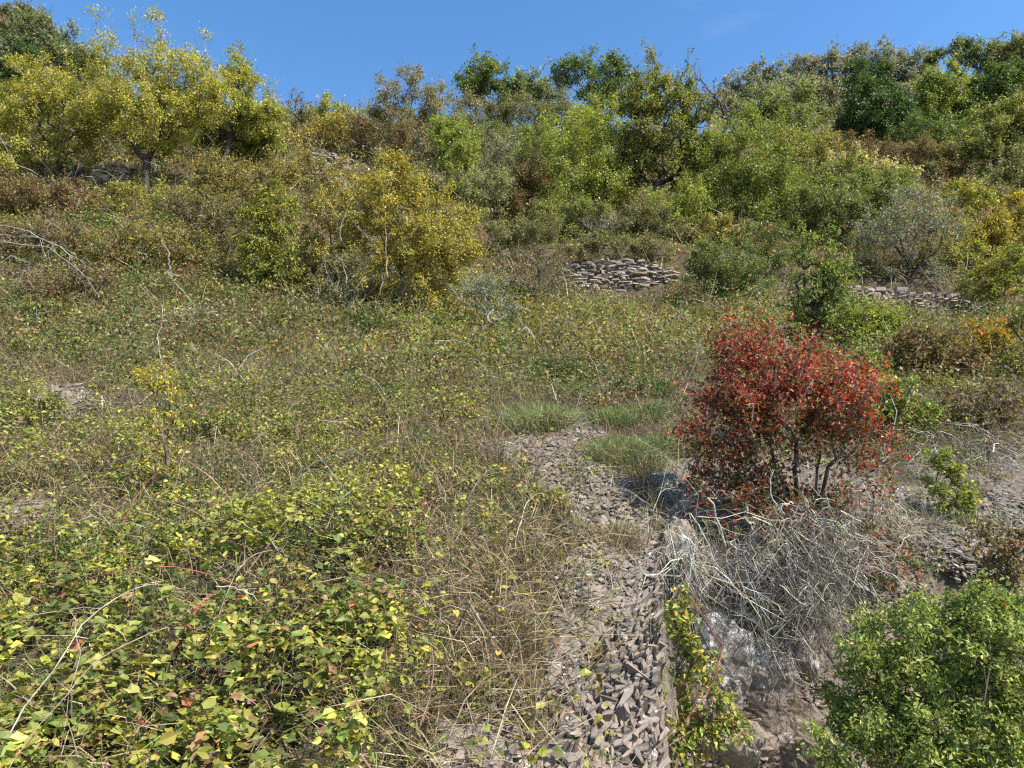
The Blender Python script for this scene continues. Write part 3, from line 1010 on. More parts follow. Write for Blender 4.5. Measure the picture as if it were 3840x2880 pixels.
    for k, (cx, cy, rx, ry) in enumerate([(1590, 190, 45, 30), (1660, 170, 52, 34), (1735, 155, 52, 32), (1800, 150, 55, 36), (1880, 130, 50, 34), (1965, 145, 55, 34)]):
        plant('robinia_tree', fl[k], 'tree', (cx, cy + ry + 30), [(cx, cy, rx, ry), (cx + 10, cy + ry, rx * 1.1, ry)], GREYG, leaf=0.24, cover=2.2, ncl=90, Y=56, group=far, maxleaf=9000, tip_r=0.02, twig_col=B_GREY)
    fl = ['grey green low tree under the leftmost skyline trees', 'grey green low tree left of the foot of the dark evergreen', 'grey green low tree half hidden behind the light green bush', 'grey green low tree under the yellow topped tree']
    for k, (cx, cy, rx, ry) in enumerate([(1560, 230, 55, 34), (1790, 215, 60, 40), (1720, 200, 60, 36), (1970, 215, 50, 40)]):
        plant('robinia_tree', fl[k], 'tree', (cx, cy + ry + 20), [(cx, cy, rx, ry)], GREYG + OLIVEG, leaf=0.2, cover=2.4, ncl=70, Y=46, group=far, maxleaf=8000, tip_r=0.02, twig_col=B_GREY)
    plant('evergreen_tree', 'dark green cone shaped dense tree on the right slope', 'tree', (1885, 310), [(1885, 235, 82, 62), (1880, 175, 55, 42), (1870, 270, 60, 40), (1940, 250, 40, 40)], DARK, leaf=0.14, cover=3.0, ncl=130, Y=34, maxleaf=17000, tip_r=0.014)
    plant('tree', 'bright yellow topped green tree right of the dark cone shaped one', 'tree', (2030, 290), [(2030, 190, 58, 50), (2050, 240, 60, 45), (2000, 230, 40, 40)], GREEN + BRIGHT + BRIGHT, leaf=0.15, cover=2.8, ncl=100, Y=36, maxleaf=12000, tip_r=0.014)
    plant('tree', 'dark green tree in front of the right edge skyline', 'tree', (2160, 270), [(2160, 190, 65, 55), (2200, 220, 60, 60), (2120, 235, 50, 40)], DARK + GREEN, leaf=0.15, cover=2.8, ncl=100, Y=36, maxleaf=12000, tip_r=0.014)
    plant('tree', 'dark rounded treetop on the skyline near the right edge', 'tree', (2105, 190), [(2105, 115, 55, 30), (2150, 120, 50, 34)], GREEN + OLIVEG, leaf=0.2, cover=2.8, ncl=70, Y=50, maxleaf=8000, tip_r=0.02)
    plant('tree', 'small round dark treetop alone on the right skyline', 'tree', (2015, 165), [(2015, 122, 28, 16)], DARK + GREEN, leaf=0.2, cover=2.6, ncl=30, Y=52, maxleaf=3000, tip_r=0.02)
    plant('tree', 'brownish treetop in the right edge of the skyline', 'tree', (2200, 180), [(2195, 120, 40, 36), (2225, 130, 40, 40)], OLIVE + OLIVEG, leaf=0.2, cover=2.4, ncl=50, Y=48, maxleaf=6000, tip_r=0.02)
    plant('tree', 'light olive feathery tree with dark slender trunk near the right edge', 'tree', (2146, 415), [(2140, 290, 85, 60), (2190, 260, 60, 55), (2100, 335, 60, 40, .8), (2190, 340, 60, 50, .8)], OLIVEG + YGG, leaf=0.10, cover=1.9, ncl=140, trunk=(2148, 345), bark=B_DARK, tip_r=0.011, Y=25, maxleaf=16000)
    plant('bush', 'dark green undergrowth bush at the foot of the yellow topped tree', 'bush', (1990, 330), [(1990, 290, 60, 30), (2050, 300, 60, 40)], GREEN + DARK, leaf=0.1, cover=2.4, ncl=60, stems=3, Y=30, maxleaf=8000)
    plant('scrub', 'reddish brown scrub in front of the dark cone shaped tree', 'bush', (1920, 365), [(1905, 335, 75, 26), (1840, 310, 40, 22)], REDBROWN + OLIVE, leaf=0.08, cover=1.9, ncl=70, stems=4, Y=26, maxleaf=8000)
    plant('scrub', 'red brown scrub left of the feathery tree trunk', 'bush', (2010, 370), [(2000, 335, 70, 28), (2050, 360, 60, 25)], BROWN + OLIVEG, leaf=0.08, cover=2.0, ncl=70, stems=4, Y=25, maxleaf=8000)
    plant('creeper_mound', 'cream coloured clematis mound draped over shrubs on the right slope', 'bush', (1840, 385), [(1830, 340, 55, 16), (1870, 365, 60, 18), (1940, 375, 60, 16)], CREAM, leaf=0.09, cover=2.4, ncl=70, stems=3, Y=21.5, maxleaf=9000)
    plant('bush', 'soft green bush under the cream clematis mound', 'bush', (1850, 430), [(1850, 395, 90, 35), (1770, 385, 70, 40), (1930, 400, 60, 26)], GREEN + OLIVEG + YGG, leaf=0.07, cover=2.3, ncl=110, stems=4, Y=19.5, maxleaf=15000)
    plant('bush', 'low olive green scrub left of the twiggy grey tree', 'bush', (1830, 520), [(1830, 465, 90, 45), (1760, 450, 70, 45), (1880, 430, 60, 35)], OLIVEG + GREEN, leaf=0.065, cover=2.2, ncl=120, stems=4, Y=17.2, maxleaf=16000)
    plant('bush', 'flat bright yellow bush right of the twiggy grey tree', 'bush', (2115, 455), [(2110, 425, 60, 24), (2070, 410, 30, 14)], GOLD + BRIGHT, leaf=0.07, cover=2.6, ncl=60, stems=3, Y=18, maxleaf=8000)
    plant('bush', 'golden yellow bush at the right edge behind the wall end', 'bush', (2170, 560), [(2165, 500, 50, 45), (2200, 460, 40, 40), (2130, 500, 40, 40, .8)], GOLDO + GOLD, leaf=0.065, cover=2.3, ncl=90, stems=4, Y=16.5, maxleaf=12000)
    plant('bush', 'vivid yellow green bush with dark shade beneath at the right edge', 'bush', (2160, 655), [(2150, 590, 70, 34), (2195, 570, 50, 35), (2130, 620, 50, 30)], GOLD + BRIGHT + GREEN, leaf=0.055, cover=2.6, ncl=90, stems=4, Y=13.6, maxleaf=13000)
    plant('bush', 'olive scrub at the right edge beside the feathery tree foot', 'bush', (2195, 440), [(2195, 400, 50, 35), (2215, 360, 40, 40)], OLIVEG, leaf=0.08, cover=2.2, ncl=50, stems=3, Y=20, maxleaf=7000)
    plant('twiggy_tree', 'small grey twiggy tree with dark forked trunk above the right wall', 'tree', (1962, 600), [(1960, 490, 105, 80), (1890, 510, 60, 50, .7), (2030, 480, 60, 60, .7), (1990, 420, 60, 35, .5)], OLIVEG + GREYG, leaf=0.05, cover=0.6, ncl=190, trunk=(1958, 555), bark=B_DARK, twig_col=B_GREY, tip_r=0.007, stems=2, twigs=8, Y=15.6, maxleaf=17000)
    plant('bush', 'yellow green scrub around the foot of the twiggy grey tree', 'bush', (2030, 600), [(2030, 560, 50, 35), (2080, 540, 40, 40), (1900, 570, 35, 25)], OLIVEG + YG, leaf=0.055, cover=2.0, ncl=80, stems=4, Y=16.2, maxleaf=10000)
    # ---- around the middle wall
    plant('bush', 'soft mid green bush at the right end of the central wall', 'bush', (1560, 660), [(1565, 580, 80, 58), (1600, 620, 65, 42), (1520, 560, 40, 40)], GREEN + OLIVEG, leaf=0.045, cover=2.5, ncl=130, stems=4, Y=13.5, maxleaf=20000, twig_col=B_GREY)
    plant('sapling_tree', 'lush green sapling with drooping leaves right of the soft green bush', 'tree', (1765, 720), [(1775, 600, 70, 60), (1735, 530, 35, 45, .9), (1795, 520, 30, 45, .9), (1790, 680, 80, 60), (1720, 660, 35, 35, .7)], BRIGHT + GREEN, leaf=0.055, cover=1.7, ncl=130, trunk=(1755, 640), Y=9.0, bark=B_DARK, tip_r=0.006, droop=0.8, wl=0.4, maxleaf=15000)
    plant('bush', 'green bush below the right wall, left of the brown one', 'bush', (1880, 760), [(1870, 710, 70, 55), (1850, 770, 65, 65), (1910, 700, 40, 30)], BRIGHT + YGG, leaf=0.045, cover=2.3, ncl=110, stems=3, maxleaf=16000)
    plant('bush', 'dark brown withered bush below the right wall', 'bush', (2010, 830), [(2000, 752, 85, 52), (2055, 795, 75, 70), (1960, 790, 65, 60)], BROWN + OLIVE, leaf=0.042, cover=2.4, ncl=130, stems=4, maxleaf=19000)
    plant('bush', 'yellow orange flecked bush under the end of the right wall', 'bush', (2120, 790), [(2115, 735, 58, 42), (2155, 715, 45, 34), (2140, 780, 60, 45)], ORANGE, leaf=0.042, cover=1.9, ncl=90, stems=4, maxleaf=12000)
    plant('bush', 'small leaved green bush behind the right side of the red shrub', 'bush', (1910, 940), [(1910, 860, 75, 60), (1960, 900, 60, 50), (1880, 800, 50, 40)], GREEN + BRIGHT, leaf=0.035, cover=2.4, ncl=110, stems=4, Y=5.6, maxleaf=17000)
    plant('scrub', 'brown twiggy scrub on the right edge above the shale bank', 'bush', (2110, 960), [(2105, 890, 85, 50), (2170, 860, 60, 50), (2030, 940, 60, 35)], OLIVE + BROWN, leaf=0.035, cover=1.5, ncl=120, stems=5, Y=5.8, twig_col=B_GREY, twigs=8, tip_r=0.0035, maxleaf=13000)
    plant('bush', 'small yellow green leafed bush among dead twigs at the right edge', 'bush', (2195, 830), [(2190, 770, 35, 40), (2205, 690, 30, 40)], YGG + OLIVE, leaf=0.04, cover=1.8, ncl=50, stems=3, Y=7.5, maxleaf=6000)
    plant('dead_shrub', 'grey lichened dead shrub above the central wall', 'shrub', (1290, 515), [(1285, 480, 70, 28), (1330, 500, 60, 24), (1250, 490, 45, 24)], GREYG, leaf=0.045, cover=0.5, ncl=110, stems=5, Y=17.2, twig_col=(0.27, 0.26, 0.22), bark=B_GREY, tip_r=0.008, twigs=9, maxleaf=6000)
    plant('bush', 'olive scrub right of the grey dead shrub above the wall', 'bush', (1430, 520), [(1400, 480, 60, 36), (1460, 510, 60, 30)], OLIVEG + OLIVE, leaf=0.055, cover=1.9, ncl=80, stems=4, Y=16.8, maxleaf=10000, twig_col=B_GREY)
    plant('creeper_mound', 'small cream seed headed clematis left of the big dense bush', 'bush', (1437, 490), [(1436, 462, 16, 20)], CREAM + GREYG, leaf=0.06, cover=1.6, ncl=20, stems=2, Y=16.9, maxleaf=1500)
    plant('bush', 'brown dead leaved bush in the dark gap left of the fresh green bush', 'bush', (1120, 475), [(1105, 420, 50, 48), (1140, 380, 40, 40)], OLIVE + BROWN, leaf=0.055, cover=1.8, ncl=70, stems=4, Y=18, maxleaf=8000)
    plant('bush', 'pale grey green bush at the top of the yellow bush, below the hump', 'bush', (1050, 440), [(1045, 400, 45, 32), (1090, 385, 25, 22)], GREYG + BRIGHT, leaf=0.06, cover=1.4, ncl=55, stems=3, Y=17.6, twig_col=B_PALE, twigs=7, maxleaf=5000)
    # ---- left centre
    plant('bush', 'large golden yellow bush left of the centre with grey tangled feet', 'bush', (850, 675), [(880, 475, 115, 100), (790, 450, 100, 70), (945, 530, 85, 85), (850, 395, 75, 45), (810, 560, 110, 85, .6)], GOLDO + GOLD + YG, leaf=0.050, cover=2.1, ncl=240, stems=6, Y=11.4, bark=B_GREY, twig_col=B_GREY, tip_r=0.005, maxleaf=34000, twigs=6)
    plant('bush', 'olive brown bush filling the left flank of the golden bush', 'bush', (715, 600), [(715, 500, 70, 80), (690, 430, 50, 50)], OLIVE + GOLDO, leaf=0.048, cover=1.9, ncl=110, stems=4, Y=12.2, twig_col=B_GREY, maxleaf=14000, twigs=7)
    plant('thorn_bush', 'grey dead twig tangle under the golden bush, left of centre', 'shrub', (760, 640), [(770, 590, 75, 45), (720, 620, 60, 34)], OLIVE, leaf=0.034, cover=0.7, ncl=120, stems=6, Y=10.9, twig_col=(0.25, 0.235, 0.2), bark=B_GREY, twigs=9, tip_r=0.005, maxleaf=9000)
    plant('thorn_bush', 'pale lichened thorn bush right of the golden bush', 'shrub', (1040, 690), [(1040, 630, 60, 42), (1080, 660, 50, 30)], GREYT + GREEN + GREEN, leaf=0.035, cover=0.9, ncl=90, stems=5, Y=10.2, twig_col=(0.29, 0.28, 0.24), bark=B_GREY, twigs=8, tip_r=0.005, maxleaf=9000)
    plant('thorn_bush', 'thin dark stemmed bare brush in front of the central wall left end', 'shrub', (1150, 640), [(1130, 570, 75, 40), (1190, 580, 50, 40)], OLIVE + BROWN, leaf=0.035, cover=0.6, ncl=90, stems=6, Y=12.6, twig_col=B_GREY, bark=B_BROWN, twigs=7, tip_r=0.005, maxleaf=7000)
    plant('ivy_column', 'tall narrow ivy clad stump, dark on its left and yellow on its right', 'bush', (600, 625), [(595, 460, 42, 62), (560, 500, 48, 60), (605, 540, 38, 50), (620, 600, 35, 26)], GREEN + YGG + GOLD, leaf=0.05, cover=3.2, ncl=130, stems=3, Y=11.2, bark=B_DARK, maxleaf=19000, shell=0.3)
    plant('bush', 'golden orange leaved bush above the ivy clad stump', 'bush', (520, 430), [(510, 385, 95, 45), (590, 380, 50, 40), (440, 360, 60, 40)], GOLDO + OLIVE, leaf=0.055, cover=2.0, ncl=120, stems=5, Y=14, maxleaf=16000)
    plant('bush', 'dark red brown thicket left of the ivy clad stump', 'bush', (480, 540), [(470, 480, 75, 55), (420, 460, 60, 45)], BROWN + OLIVE + DARK, leaf=0.045, cover=1.8, ncl=100, stems=5, Y=12.2, maxleaf=13000, twig_col=B_GREY)
    plant('bush', 'rusty orange leaved bush on the left edge below the plum trees', 'bush', (70, 480), [(60, 425, 85, 42), (130, 425, 70, 32), (10, 440, 60, 40)], OLIVE + BROWN + [((0.30, 0.19, 0.085), 5)], leaf=0.05, cover=2.0, ncl=110, stems=6, Y=13.2, maxleaf=15000)
    plant('bush', 'yellow green low bush at the foot of the tall plum trunk', 'bush', (390, 480), [(380, 440, 60, 28), (270, 415, 55, 18), (450, 440, 50, 30)], GOLDO + YGG, leaf=0.05, cover=2.0, ncl=90, stems=5, Y=13.6, maxleaf=12000)
    plant('scrub', 'brown grey scrub left of the dark gap, under the rusty bush', 'bush', (120, 560), [(110, 510, 100, 42), (30, 540, 70, 40)], OLIVE + BROWN, leaf=0.042, cover=1.6, ncl=110, stems=6, Y=11.6, twig_col=B_GREY, maxleaf=14000, twigs=7)
    plant('scrub', 'olive scrub with red berries in the middle of the left bank', 'bush', (320, 560), [(310, 510, 90, 45), (390, 540, 70, 40), (240, 540, 60, 35)], OLIVE + GOLDO, leaf=0.042, cover=1.7, ncl=130, stems=6, Y=11.4, twig_col=B_GREY, maxleaf=16000, twigs=7)
    plant('bush', 'small dark green spiky bush near the left edge on the mid slope', 'bush', (95, 680), [(92, 665, 40, 16)], GREEN + BRIGHT, leaf=0.045, cover=2.4, ncl=40, stems=4, Y=8.8, maxleaf=4000)
    # ---- the red shrub and its neighbours
    plant('red_shrub', 'large crimson leaved shrub with dark gnarled stems above the rock face', 'shrub', (1730, 1100), [(1690, 840, 175, 115), (1615, 755, 75, 70, .7), (1820, 850, 110, 90, .9), (1580, 920, 110, 95, .9), (1880, 960, 100, 60, .5), (1760, 950, 120, 60, .6), (1610, 1050, 120, 85, .7), (1680, 1110, 70, 60, .45), (1600, 710, 28, 35, .3), (1725, 735, 45, 40, .4), (1915, 1000, 70, 40, .4), (1525, 970, 55, 60, .5), (1530, 810, 40, 40, .4)],
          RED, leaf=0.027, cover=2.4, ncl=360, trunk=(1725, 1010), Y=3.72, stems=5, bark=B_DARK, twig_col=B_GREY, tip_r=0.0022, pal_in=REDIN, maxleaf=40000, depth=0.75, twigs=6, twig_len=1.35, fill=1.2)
    plant('rose_bush', 'big green dog rose bush with red hips in the lower right corner', 'bush', (2020, 1655), [(2020, 1420, 205, 125), (1930, 1520, 150, 140), (2130, 1400, 120, 120), (2080, 1580, 190, 150), (1900, 1420, 95, 75), (2190, 1530, 110, 150), (2000, 1640, 200, 110), (1830, 1600, 75, 90), (2150, 1345, 110, 85)],
          [((0.27, 0.32, 0.075), 5), ((0.20, 0.26, 0.06), 4), ((0.35, 0.37, 0.11), 2.5), ((0.12, 0.17, 0.04), 2.5)], leaf=0.024, cover=2.6, ncl=420, Y=2.95, stems=7, tip_r=0.0018, maxleaf=62000, depth=0.75, hips=60, twigs=6, wl=0.5)
    plant('bush', 'small bright green bush growing on the shale bank at right', 'bush', (2060, 1110), [(2055, 1045, 42, 55), (2085, 1085, 30, 40), (2030, 1000, 30, 30)], BRIGHT + YGG, leaf=0.028, cover=2.6, ncl=70, stems=3, Y=4.35, tip_r=0.002, maxleaf=9000)
    plant('bush', 'dry brown leaved shrub at the right edge above the rose bush', 'bush', (2160, 1290), [(2150, 1180, 75, 50), (2190, 1240, 40, 60)], BROWN + OLIVE, leaf=0.026, cover=2.0, ncl=80, stems=4, Y=3.7, tip_r=0.002, maxleaf=9000)
    plant('bush', 'young green shoots between the grey brush and the rose bush', 'bush', (1980, 1240), [(1990, 1215, 60, 28), (1900, 1250, 50, 26)], OLIVEG + GREEN, leaf=0.026, cover=1.2, ncl=60, stems=4, Y=3.75, tip_r=0.002, twig_col=B_GREY, maxleaf=5000)
    plant('creeper', 'yellow green creeper hanging over the right edge of the stone ramp', 'creeper', (1470, 1655), [(1475, 1360, 45, 75), (1505, 1470, 65, 75), (1490, 1590, 65, 80), (1555, 1560, 60, 60), (1475, 1290, 45, 40, .7)], GOLD + BRIGHT + GREEN, leaf=0.026, cover=1.5, ncl=150, Y=2.85, stems=5, tip_r=0.0013, twig_col=(0.2, 0.10, 0.07), maxleaf=9000, big=True, depth=0.5)
    plant('flower_plant', 'tall yellow flowering weed with brown stems on the left slope', 'plant', (365, 1085), [(335, 825, 62, 42), (365, 900, 45, 60, .35), (370, 980, 34, 50, .35)], [((0.62, 0.46, 0.03), 5), ((0.42, 0.36, 0.05), 3), ((0.20, 0.22, 0.05), 3), ((0.25, 0.18, 0.06), 2)], leaf=0.024, cover=0.9, ncl=80, Y=4.0, stems=6, trunk=(360, 960), bark=B_BROWN, twig_col=(0.22, 0.19, 0.08), tip_r=0.002, maxleaf=4200)
    # ---- distinct low clumps on the open slope
    gb = 'low bramble clumps on the open slope'
    for cx, cy, rx, ry, pal, lf, lab in [
            (120, 745, 95, 30, GREEN + BRAMBLE, 0.034, 'dark green bramble clump above the bare slate patch at left'),
            (240, 705, 80, 26, BRAMBLE + HERB, 0.034, 'yellowish bramble clump right below the fallen bleached branches'),
            (60, 885, 75, 42, GREEN + BRAMBLE, 0.032, 'dark green bramble clump at the left edge below the bare slate patch'),
            (330, 1040, 70, 45, GREEN + BRAMBLE, 0.030, 'green leafy clump at the foot of the yellow flowering weed'),
            (470, 920, 65, 38, GREEN + BRAMBLE, 0.030, 'bushy green clump right of the yellow flowering weed'),
            (660, 935, 75, 36, BRAMBLE + BRIGHT, 0.030, 'yellow green bramble clump halfway between the flowering weed and the scree'),
            (820, 905, 60, 30, BRAMBLE + HERB, 0.030, 'low yellowed clump left of the straw tuft'),
            (930, 697, 65, 20, BRIGHT + GREEN, 0.036, 'fresh green herb clump below the pale lichened thorn bush'),
            (1000, 885, 45, 26, BRAMBLE + GOLDO, 0.032, 'small golden leaved clump just left of the large soft grass tuft'),
            (1230, 800, 90, 34, OLIVEG + DARK, 0.030, 'dark olive clump above the large soft grass tuft'),
            (1390, 835, 70, 28, OLIVEG + DARK, 0.030, 'dark grey green clump left of the red shrub top'),
            (1320, 690, 90, 26, OLIVEG + BRIGHT, 0.036, 'soft green low clump under the central wall'),
            (800, 1165, 120, 62, GREEN + BRAMBLE, 0.034, 'dense dark green bramble clump left of the lower scree'),
            (1190, 1085, 45, 34, BRAMBLE + GOLD, 0.028, 'yellow leaved sprig clump on the left edge of the scree'),
            (1010, 1480, 70, 60, BRAMBLE + GOLD, 0.030, 'sparse yellow sprigs in the dry grass at bottom centre')]:
        plant('bramble_clump', lab, 'bramble', (cx, cy + ry * 0.8), [(cx, cy, rx, ry), (cx + rx * 0.6, cy + ry * 0.3, rx * 0.5, ry * 0.6), (cx - rx * 0.6, cy + ry * 0.2, rx * 0.55, ry * 0.6)],
              pal, leaf=lf, cover=1.5 if 'sparse' not in lab else 0.6, ncl=45, stems=4, tip_r=0.0018, twig_col=(0.2, 0.14, 0.1), maxleaf=3600, group=gb, big=cy > 1100, depth=0.6)
    print('plant tris', TRI[0])


plant_all()


# ------------------------------------------------------------------ ground cover
def strew(n, y0, y1, r, half=0.95, power=1.0):
    u = r.random(n) ** power
    y = y0 + (y1 - y0) * u
    x = y * r.uniform(-half, half, n)
    z = H(x, y)
    return x, y, z


def slope_normal(x, y):
    e = 0.06
    zx = (H(x + e, y) - H(x - e, y)) / (2 * e)
    zy = (H(x, y + e) - H(x, y - e)) / (2 * e)
    return norm(np.stack([-zx, -zy, np.ones_like(zx)], 1))


def mound(x, y):
    """height of the low growth, in metres"""
    return np.clip(fbm(x * 1.1 + 7, y * 1.1 + 2, 4) * 1.9 - 0.55, 0.05, 1.0)


def blades1(P, D, S, L, W, C):
    n = len(P)
    S = norm(np.cross(norm(D), S))
    V = np.empty((n, 3, 3), np.float32)
    V[:, 0] = P - S * W[:, None] * 0.5
    V[:, 1] = P + S * W[:, None] * 0.5
    V[:, 2] = P + norm(D) * L[:, None]
    T = np.arange(n * 3).reshape(-1, 3)
    return V.reshape(-1, 3), T, C


def bramble_weight(px, py, x, y):
    """1 in the thicket at lower left, fading to the dry grass at centre"""
    edge = np.interp(py, [1300, 1500, 1700, 1900, 2100, 2300, 2500, 2700, 2900], [1700, 1800, 1650, 1900, 1950, 1620, 1500, 1500, 1350])
    n = fbm(x * 2.0 + 21, y * 2.0 + 4, 3)
    w = 1 - smooth(-480, 380, px - edge + (n - 0.5) * 1500)
    w *= smooth(1150, 1650, py)
    return w


def stuff(name, label, VTC, mat, cat):
    o = link(name, mesh_from(name, VTC[0], VTC[1], VTC[2], mat))
    tag(o, label, cat, None, 'stuff')
    return o


STAT = {}


def clumps(x, y, r, pals, rad, tall, per, leaf, fn, yref):
    """small plants: a dome of leaves each, in one of several leaf colours"""
    n = len(x)
    R = r.uniform(*rad, n) * np.clip(y / yref, 0.75, 2.2) * r.choice([0.7, 1.0, 1.35], n)
    hh = R * r.uniform(*tall, n)
    cnt = np.maximum(6, (per * r.uniform(0.5, 1.5, n) * (R / (np.mean(rad) * np.clip(y / yref, 0.75, 2.2))) ** 1.5)).astype(int)
    idx = np.repeat(np.arange(n), cnt)
    m = len(idx)
    u = norm(r.standard_normal((m, 3)))
    u[:, 2] = np.abs(u[:, 2])
    q = r.random(m) ** 0.45
    lx = x[idx] + u[:, 0] * q * R[idx]
    ly = y[idx] + u[:, 1] * q * R[idx]
    lz = H(lx, ly) + u[:, 2] * q * hh[idx] * 1.2 + 0.01
    P = np.stack([lx, ly, lz], 1)
    A = norm(u * np.array([1, 1, 0.4]) + r.standard_normal((m, 3)) * 0.55)
    Nn = norm(r.standard_normal((m, 3)) * 0.5 + np.array([0.12, -0.3, 0.85]) + u * 0.35)
    w = np.array([p[1] for p in pals], float)
    # neighbours tend to be of a kind
    f = fbm(x * 0.9 * 5 / yref + 11, y * 0.9 * 5 / yref + 61, 3)
    kind = r.choice(len(pals), n, p=w / w.sum())
    alt = r.random(n) < 0.55
    kind[alt] = np.clip(((f[alt] - 0.25) / 0.5 * len(pals)).astype(int), 0, len(pals) - 1)
    c = np.empty((m, 3))
    for k in range(len(pals)):
        sel = kind[idx] == k
        c[sel] = pick(pals[k][0], int(sel.sum()), r)
    c = c * r.uniform(0.6, 1.2, n)[idx][:, None]
    L = r.uniform(*leaf, m) * np.clip(y[idx] / yref, 0.8, 2.0) * r.uniform(0.75, 1.25, n)[idx]
    return fn(P, A, Nn, L, L * r.uniform(0.42, 0.72, m), c)


def make_cover():
    r = np.random.default_rng(42)
    up = np.array([0, 0, 1.0])
    # ---- dry grass
    parts = []
    for (n, y0, y1, near) in [(62000, 1.5, 4.6, True), (200000, 4.2, 13.0, False), (90000, 10.0, 30.0, False)]:
        x, y, z = strew(n, y0, y1, r)
        px, py, qx, qy, scree, rampz, cliff, shale = zones(x, y, z)
        bw = bramble_weight(px, py, x, y)
        pn = fbm(x * 1.6 + 3, y * 1.6 + 90, 3)
        straw_c = np.clip(1 - np.abs(px - 1800) / 700, 0, 1) * smooth(1900, 2300, py)
        prob = 0.30 + 0.60 * straw_c + 0.60 * smooth(0.45, 0.60, pn) * (1 - 0.5 * bw)
        prob = prob * np.where((y > 4.2) & (y < 14), 0.72, 1.0)
        prob = prob * np.where(scree, 0.24, 1) * np.where(rampz, 0.04, 1) * np.where(cliff, 0.10, 1) * np.where(shale, 0.7, 1)
        k = r.random(n) < prob
        x, y, z, px, shale_k, sc = x[k], y[k], z[k], px[k], shale[k], straw_c[k]
        m = len(x)
        # tufted: pull towards tuft centres
        cell = 0.16 * np.maximum(y / 3, 1)
        cx = (np.floor(x / cell) + 0.5 + 0.6 * (vnoise(np.floor(x / cell) * 3.7, np.floor(y / cell) * 1.3) - 0.5)) * cell
        cy = (np.floor(y / cell) + 0.5 + 0.6 * (vnoise(np.floor(x / cell) * 1.9 + 40, np.floor(y / cell) * 2.3) - 0.5)) * cell
        w = r.random(m) * 0.6
        x = x + (cx - x) * w
        y = y + (cy - y) * w
        z = H(x, y)
        lean = np.stack([(x - cx) / cell, (y - cy) / cell, np.zeros(m)], 1)
        D = norm(up * 0.8 + lean * 0.9 + r.standard_normal((m, 3)) * 0.55 + np.array([0, -0.35, 0.0]))
        D[:, 2] = np.abs(D[:, 2]) * 0.8 + 0.05
        L = r.uniform(0.08, 0.30, m) * np.where(shale_k, 0.8, 1.0) * (1 + 0.3 * sc)
        Nn = r.standard_normal((m, 3))
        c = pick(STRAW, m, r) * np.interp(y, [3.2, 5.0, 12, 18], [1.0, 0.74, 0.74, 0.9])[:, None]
        gp = fbm(x * 0.8 + 60, y * 0.8 + 12, 3)
        green = (r.random(m) < np.clip((gp - 0.42) * 3.2, 0.05, 0.75)) & (sc < 0.7)
        c[green] = pick(FRESH + HERB, green.sum(), r)
        grey = shale_k & (r.random(m) < 0.75)
        c[grey] = pick(GREYT, grey.sum(), r)
        P = np.stack([x, y, z], 1)
        if near:
            W = r.uniform(0.002, 0.0045, m)
            parts.append(blades(P, D, Nn, L, W, c, r.uniform(0.1, 0.7, m)))
        else:
            W = r.uniform(0.0022, 0.005, m) * np.maximum(1, y / 5.0)
            parts.append(blades1(P, D, Nn, L * np.maximum(1, y / 10), W, c))
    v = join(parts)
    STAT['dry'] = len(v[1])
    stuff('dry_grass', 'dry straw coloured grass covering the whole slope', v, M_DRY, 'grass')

    # ---- low herbs on the middle slope: many small plants, each a little dome of leaves
    n = 10500
    x, y, z = strew(n, 2.3, 14.0, r, power=0.85)
    px, py, qx, qy, scree, rampz, cliff, shale = zones(x, y, z)
    pn = fbm(x * 1.2 + 33, y * 1.2 + 70, 4)
    straw_c = np.clip(1 - np.abs(px - 1750) / 600, 0, 1) * smooth(1900, 2300, py)
    prob = smooth(0.33, 0.58, pn) * 0.95 + 0.12
    prob = prob * (1 - 0.75 * straw_c) * np.where(scree, 0.2, 1) * np.where(rampz, 0.0, 1) * np.where(cliff, 0.10, 1) * np.where(shale, 0.2, 1)
    k = r.random(n) < prob
    x, y = x[k], y[k]
    kinds = [(OLIVEG, 2.4), (HERB, 4), (GREEN, 2.2), (BROWN, 1.8), (BRAMBLE, 1.8), (HERB, 2), (DARK, 0.8)]
    nr = y < 6.0
    v = join([clumps(x[nr], y[nr], r, kinds, (0.06, 0.17), (0.5, 1.25), 34, (0.015, 0.034), leaf_small, 5.0),
              clumps(x[~nr], y[~nr], r, kinds, (0.06, 0.18), (0.55, 1.3), 42, (0.016, 0.031), leaf_far, 5.0)])
    STAT['herb'] = len(v[1])
    stuff('low_herbs', 'low mixed olive and brown herbs on the middle slope', v, M_LEAF, 'undergrowth')

    # ---- shrublets of the upper bank
    n = 6500
    x, y, z = strew(n, 8.5, 26.0, r, power=1.15)
    px, py = project(x, y, z)
    pn = fbm(x * 0.6 + 13, y * 0.6 + 29, 4)
    k = r.random(n) < (0.15 + 0.85 * smooth(0.35, 0.55, pn)) * np.where(((px > 2040) & (px < 2560) & (py > 930) & (py < 1180)) | ((px > 3150) & (px < 3700) & (py > 1060) & (py < 1330)), 0.12, 1)
    v = clumps(x[k], y[k], r, [(OLIVE, 4), (OLIVEG, 2.5), (GOLDO, 2), (BROWN, 2), (YGG, 1.2), (GREYT, 0.6)], (0.14, 0.36), (0.5, 1.1), 34, (0.035, 0.065), leaf_far, 13.0)
    STAT['shrublets'] = len(v[1])
    stuff('shrublets', 'knee high olive, golden and rusty scrub on the upper bank', v, M_LEAF, 'undergrowth')

    # ---- taller scrub between the bushes of the upper slope
    n = 190000
    x, y, z = strew(n, 8.0, 46.0, r, power=1.3)
    px, py = project(x, y, z)
    pn = fbm(x * 0.45 + 13, y * 0.45 + 29, 4)
    prob = 0.45 + 0.55 * smooth(0.35, 0.55, pn)
    k = (r.random(n) < prob)
    x, y, px, py = x[k], y[k], px[k], py[k]
    m = len(x)
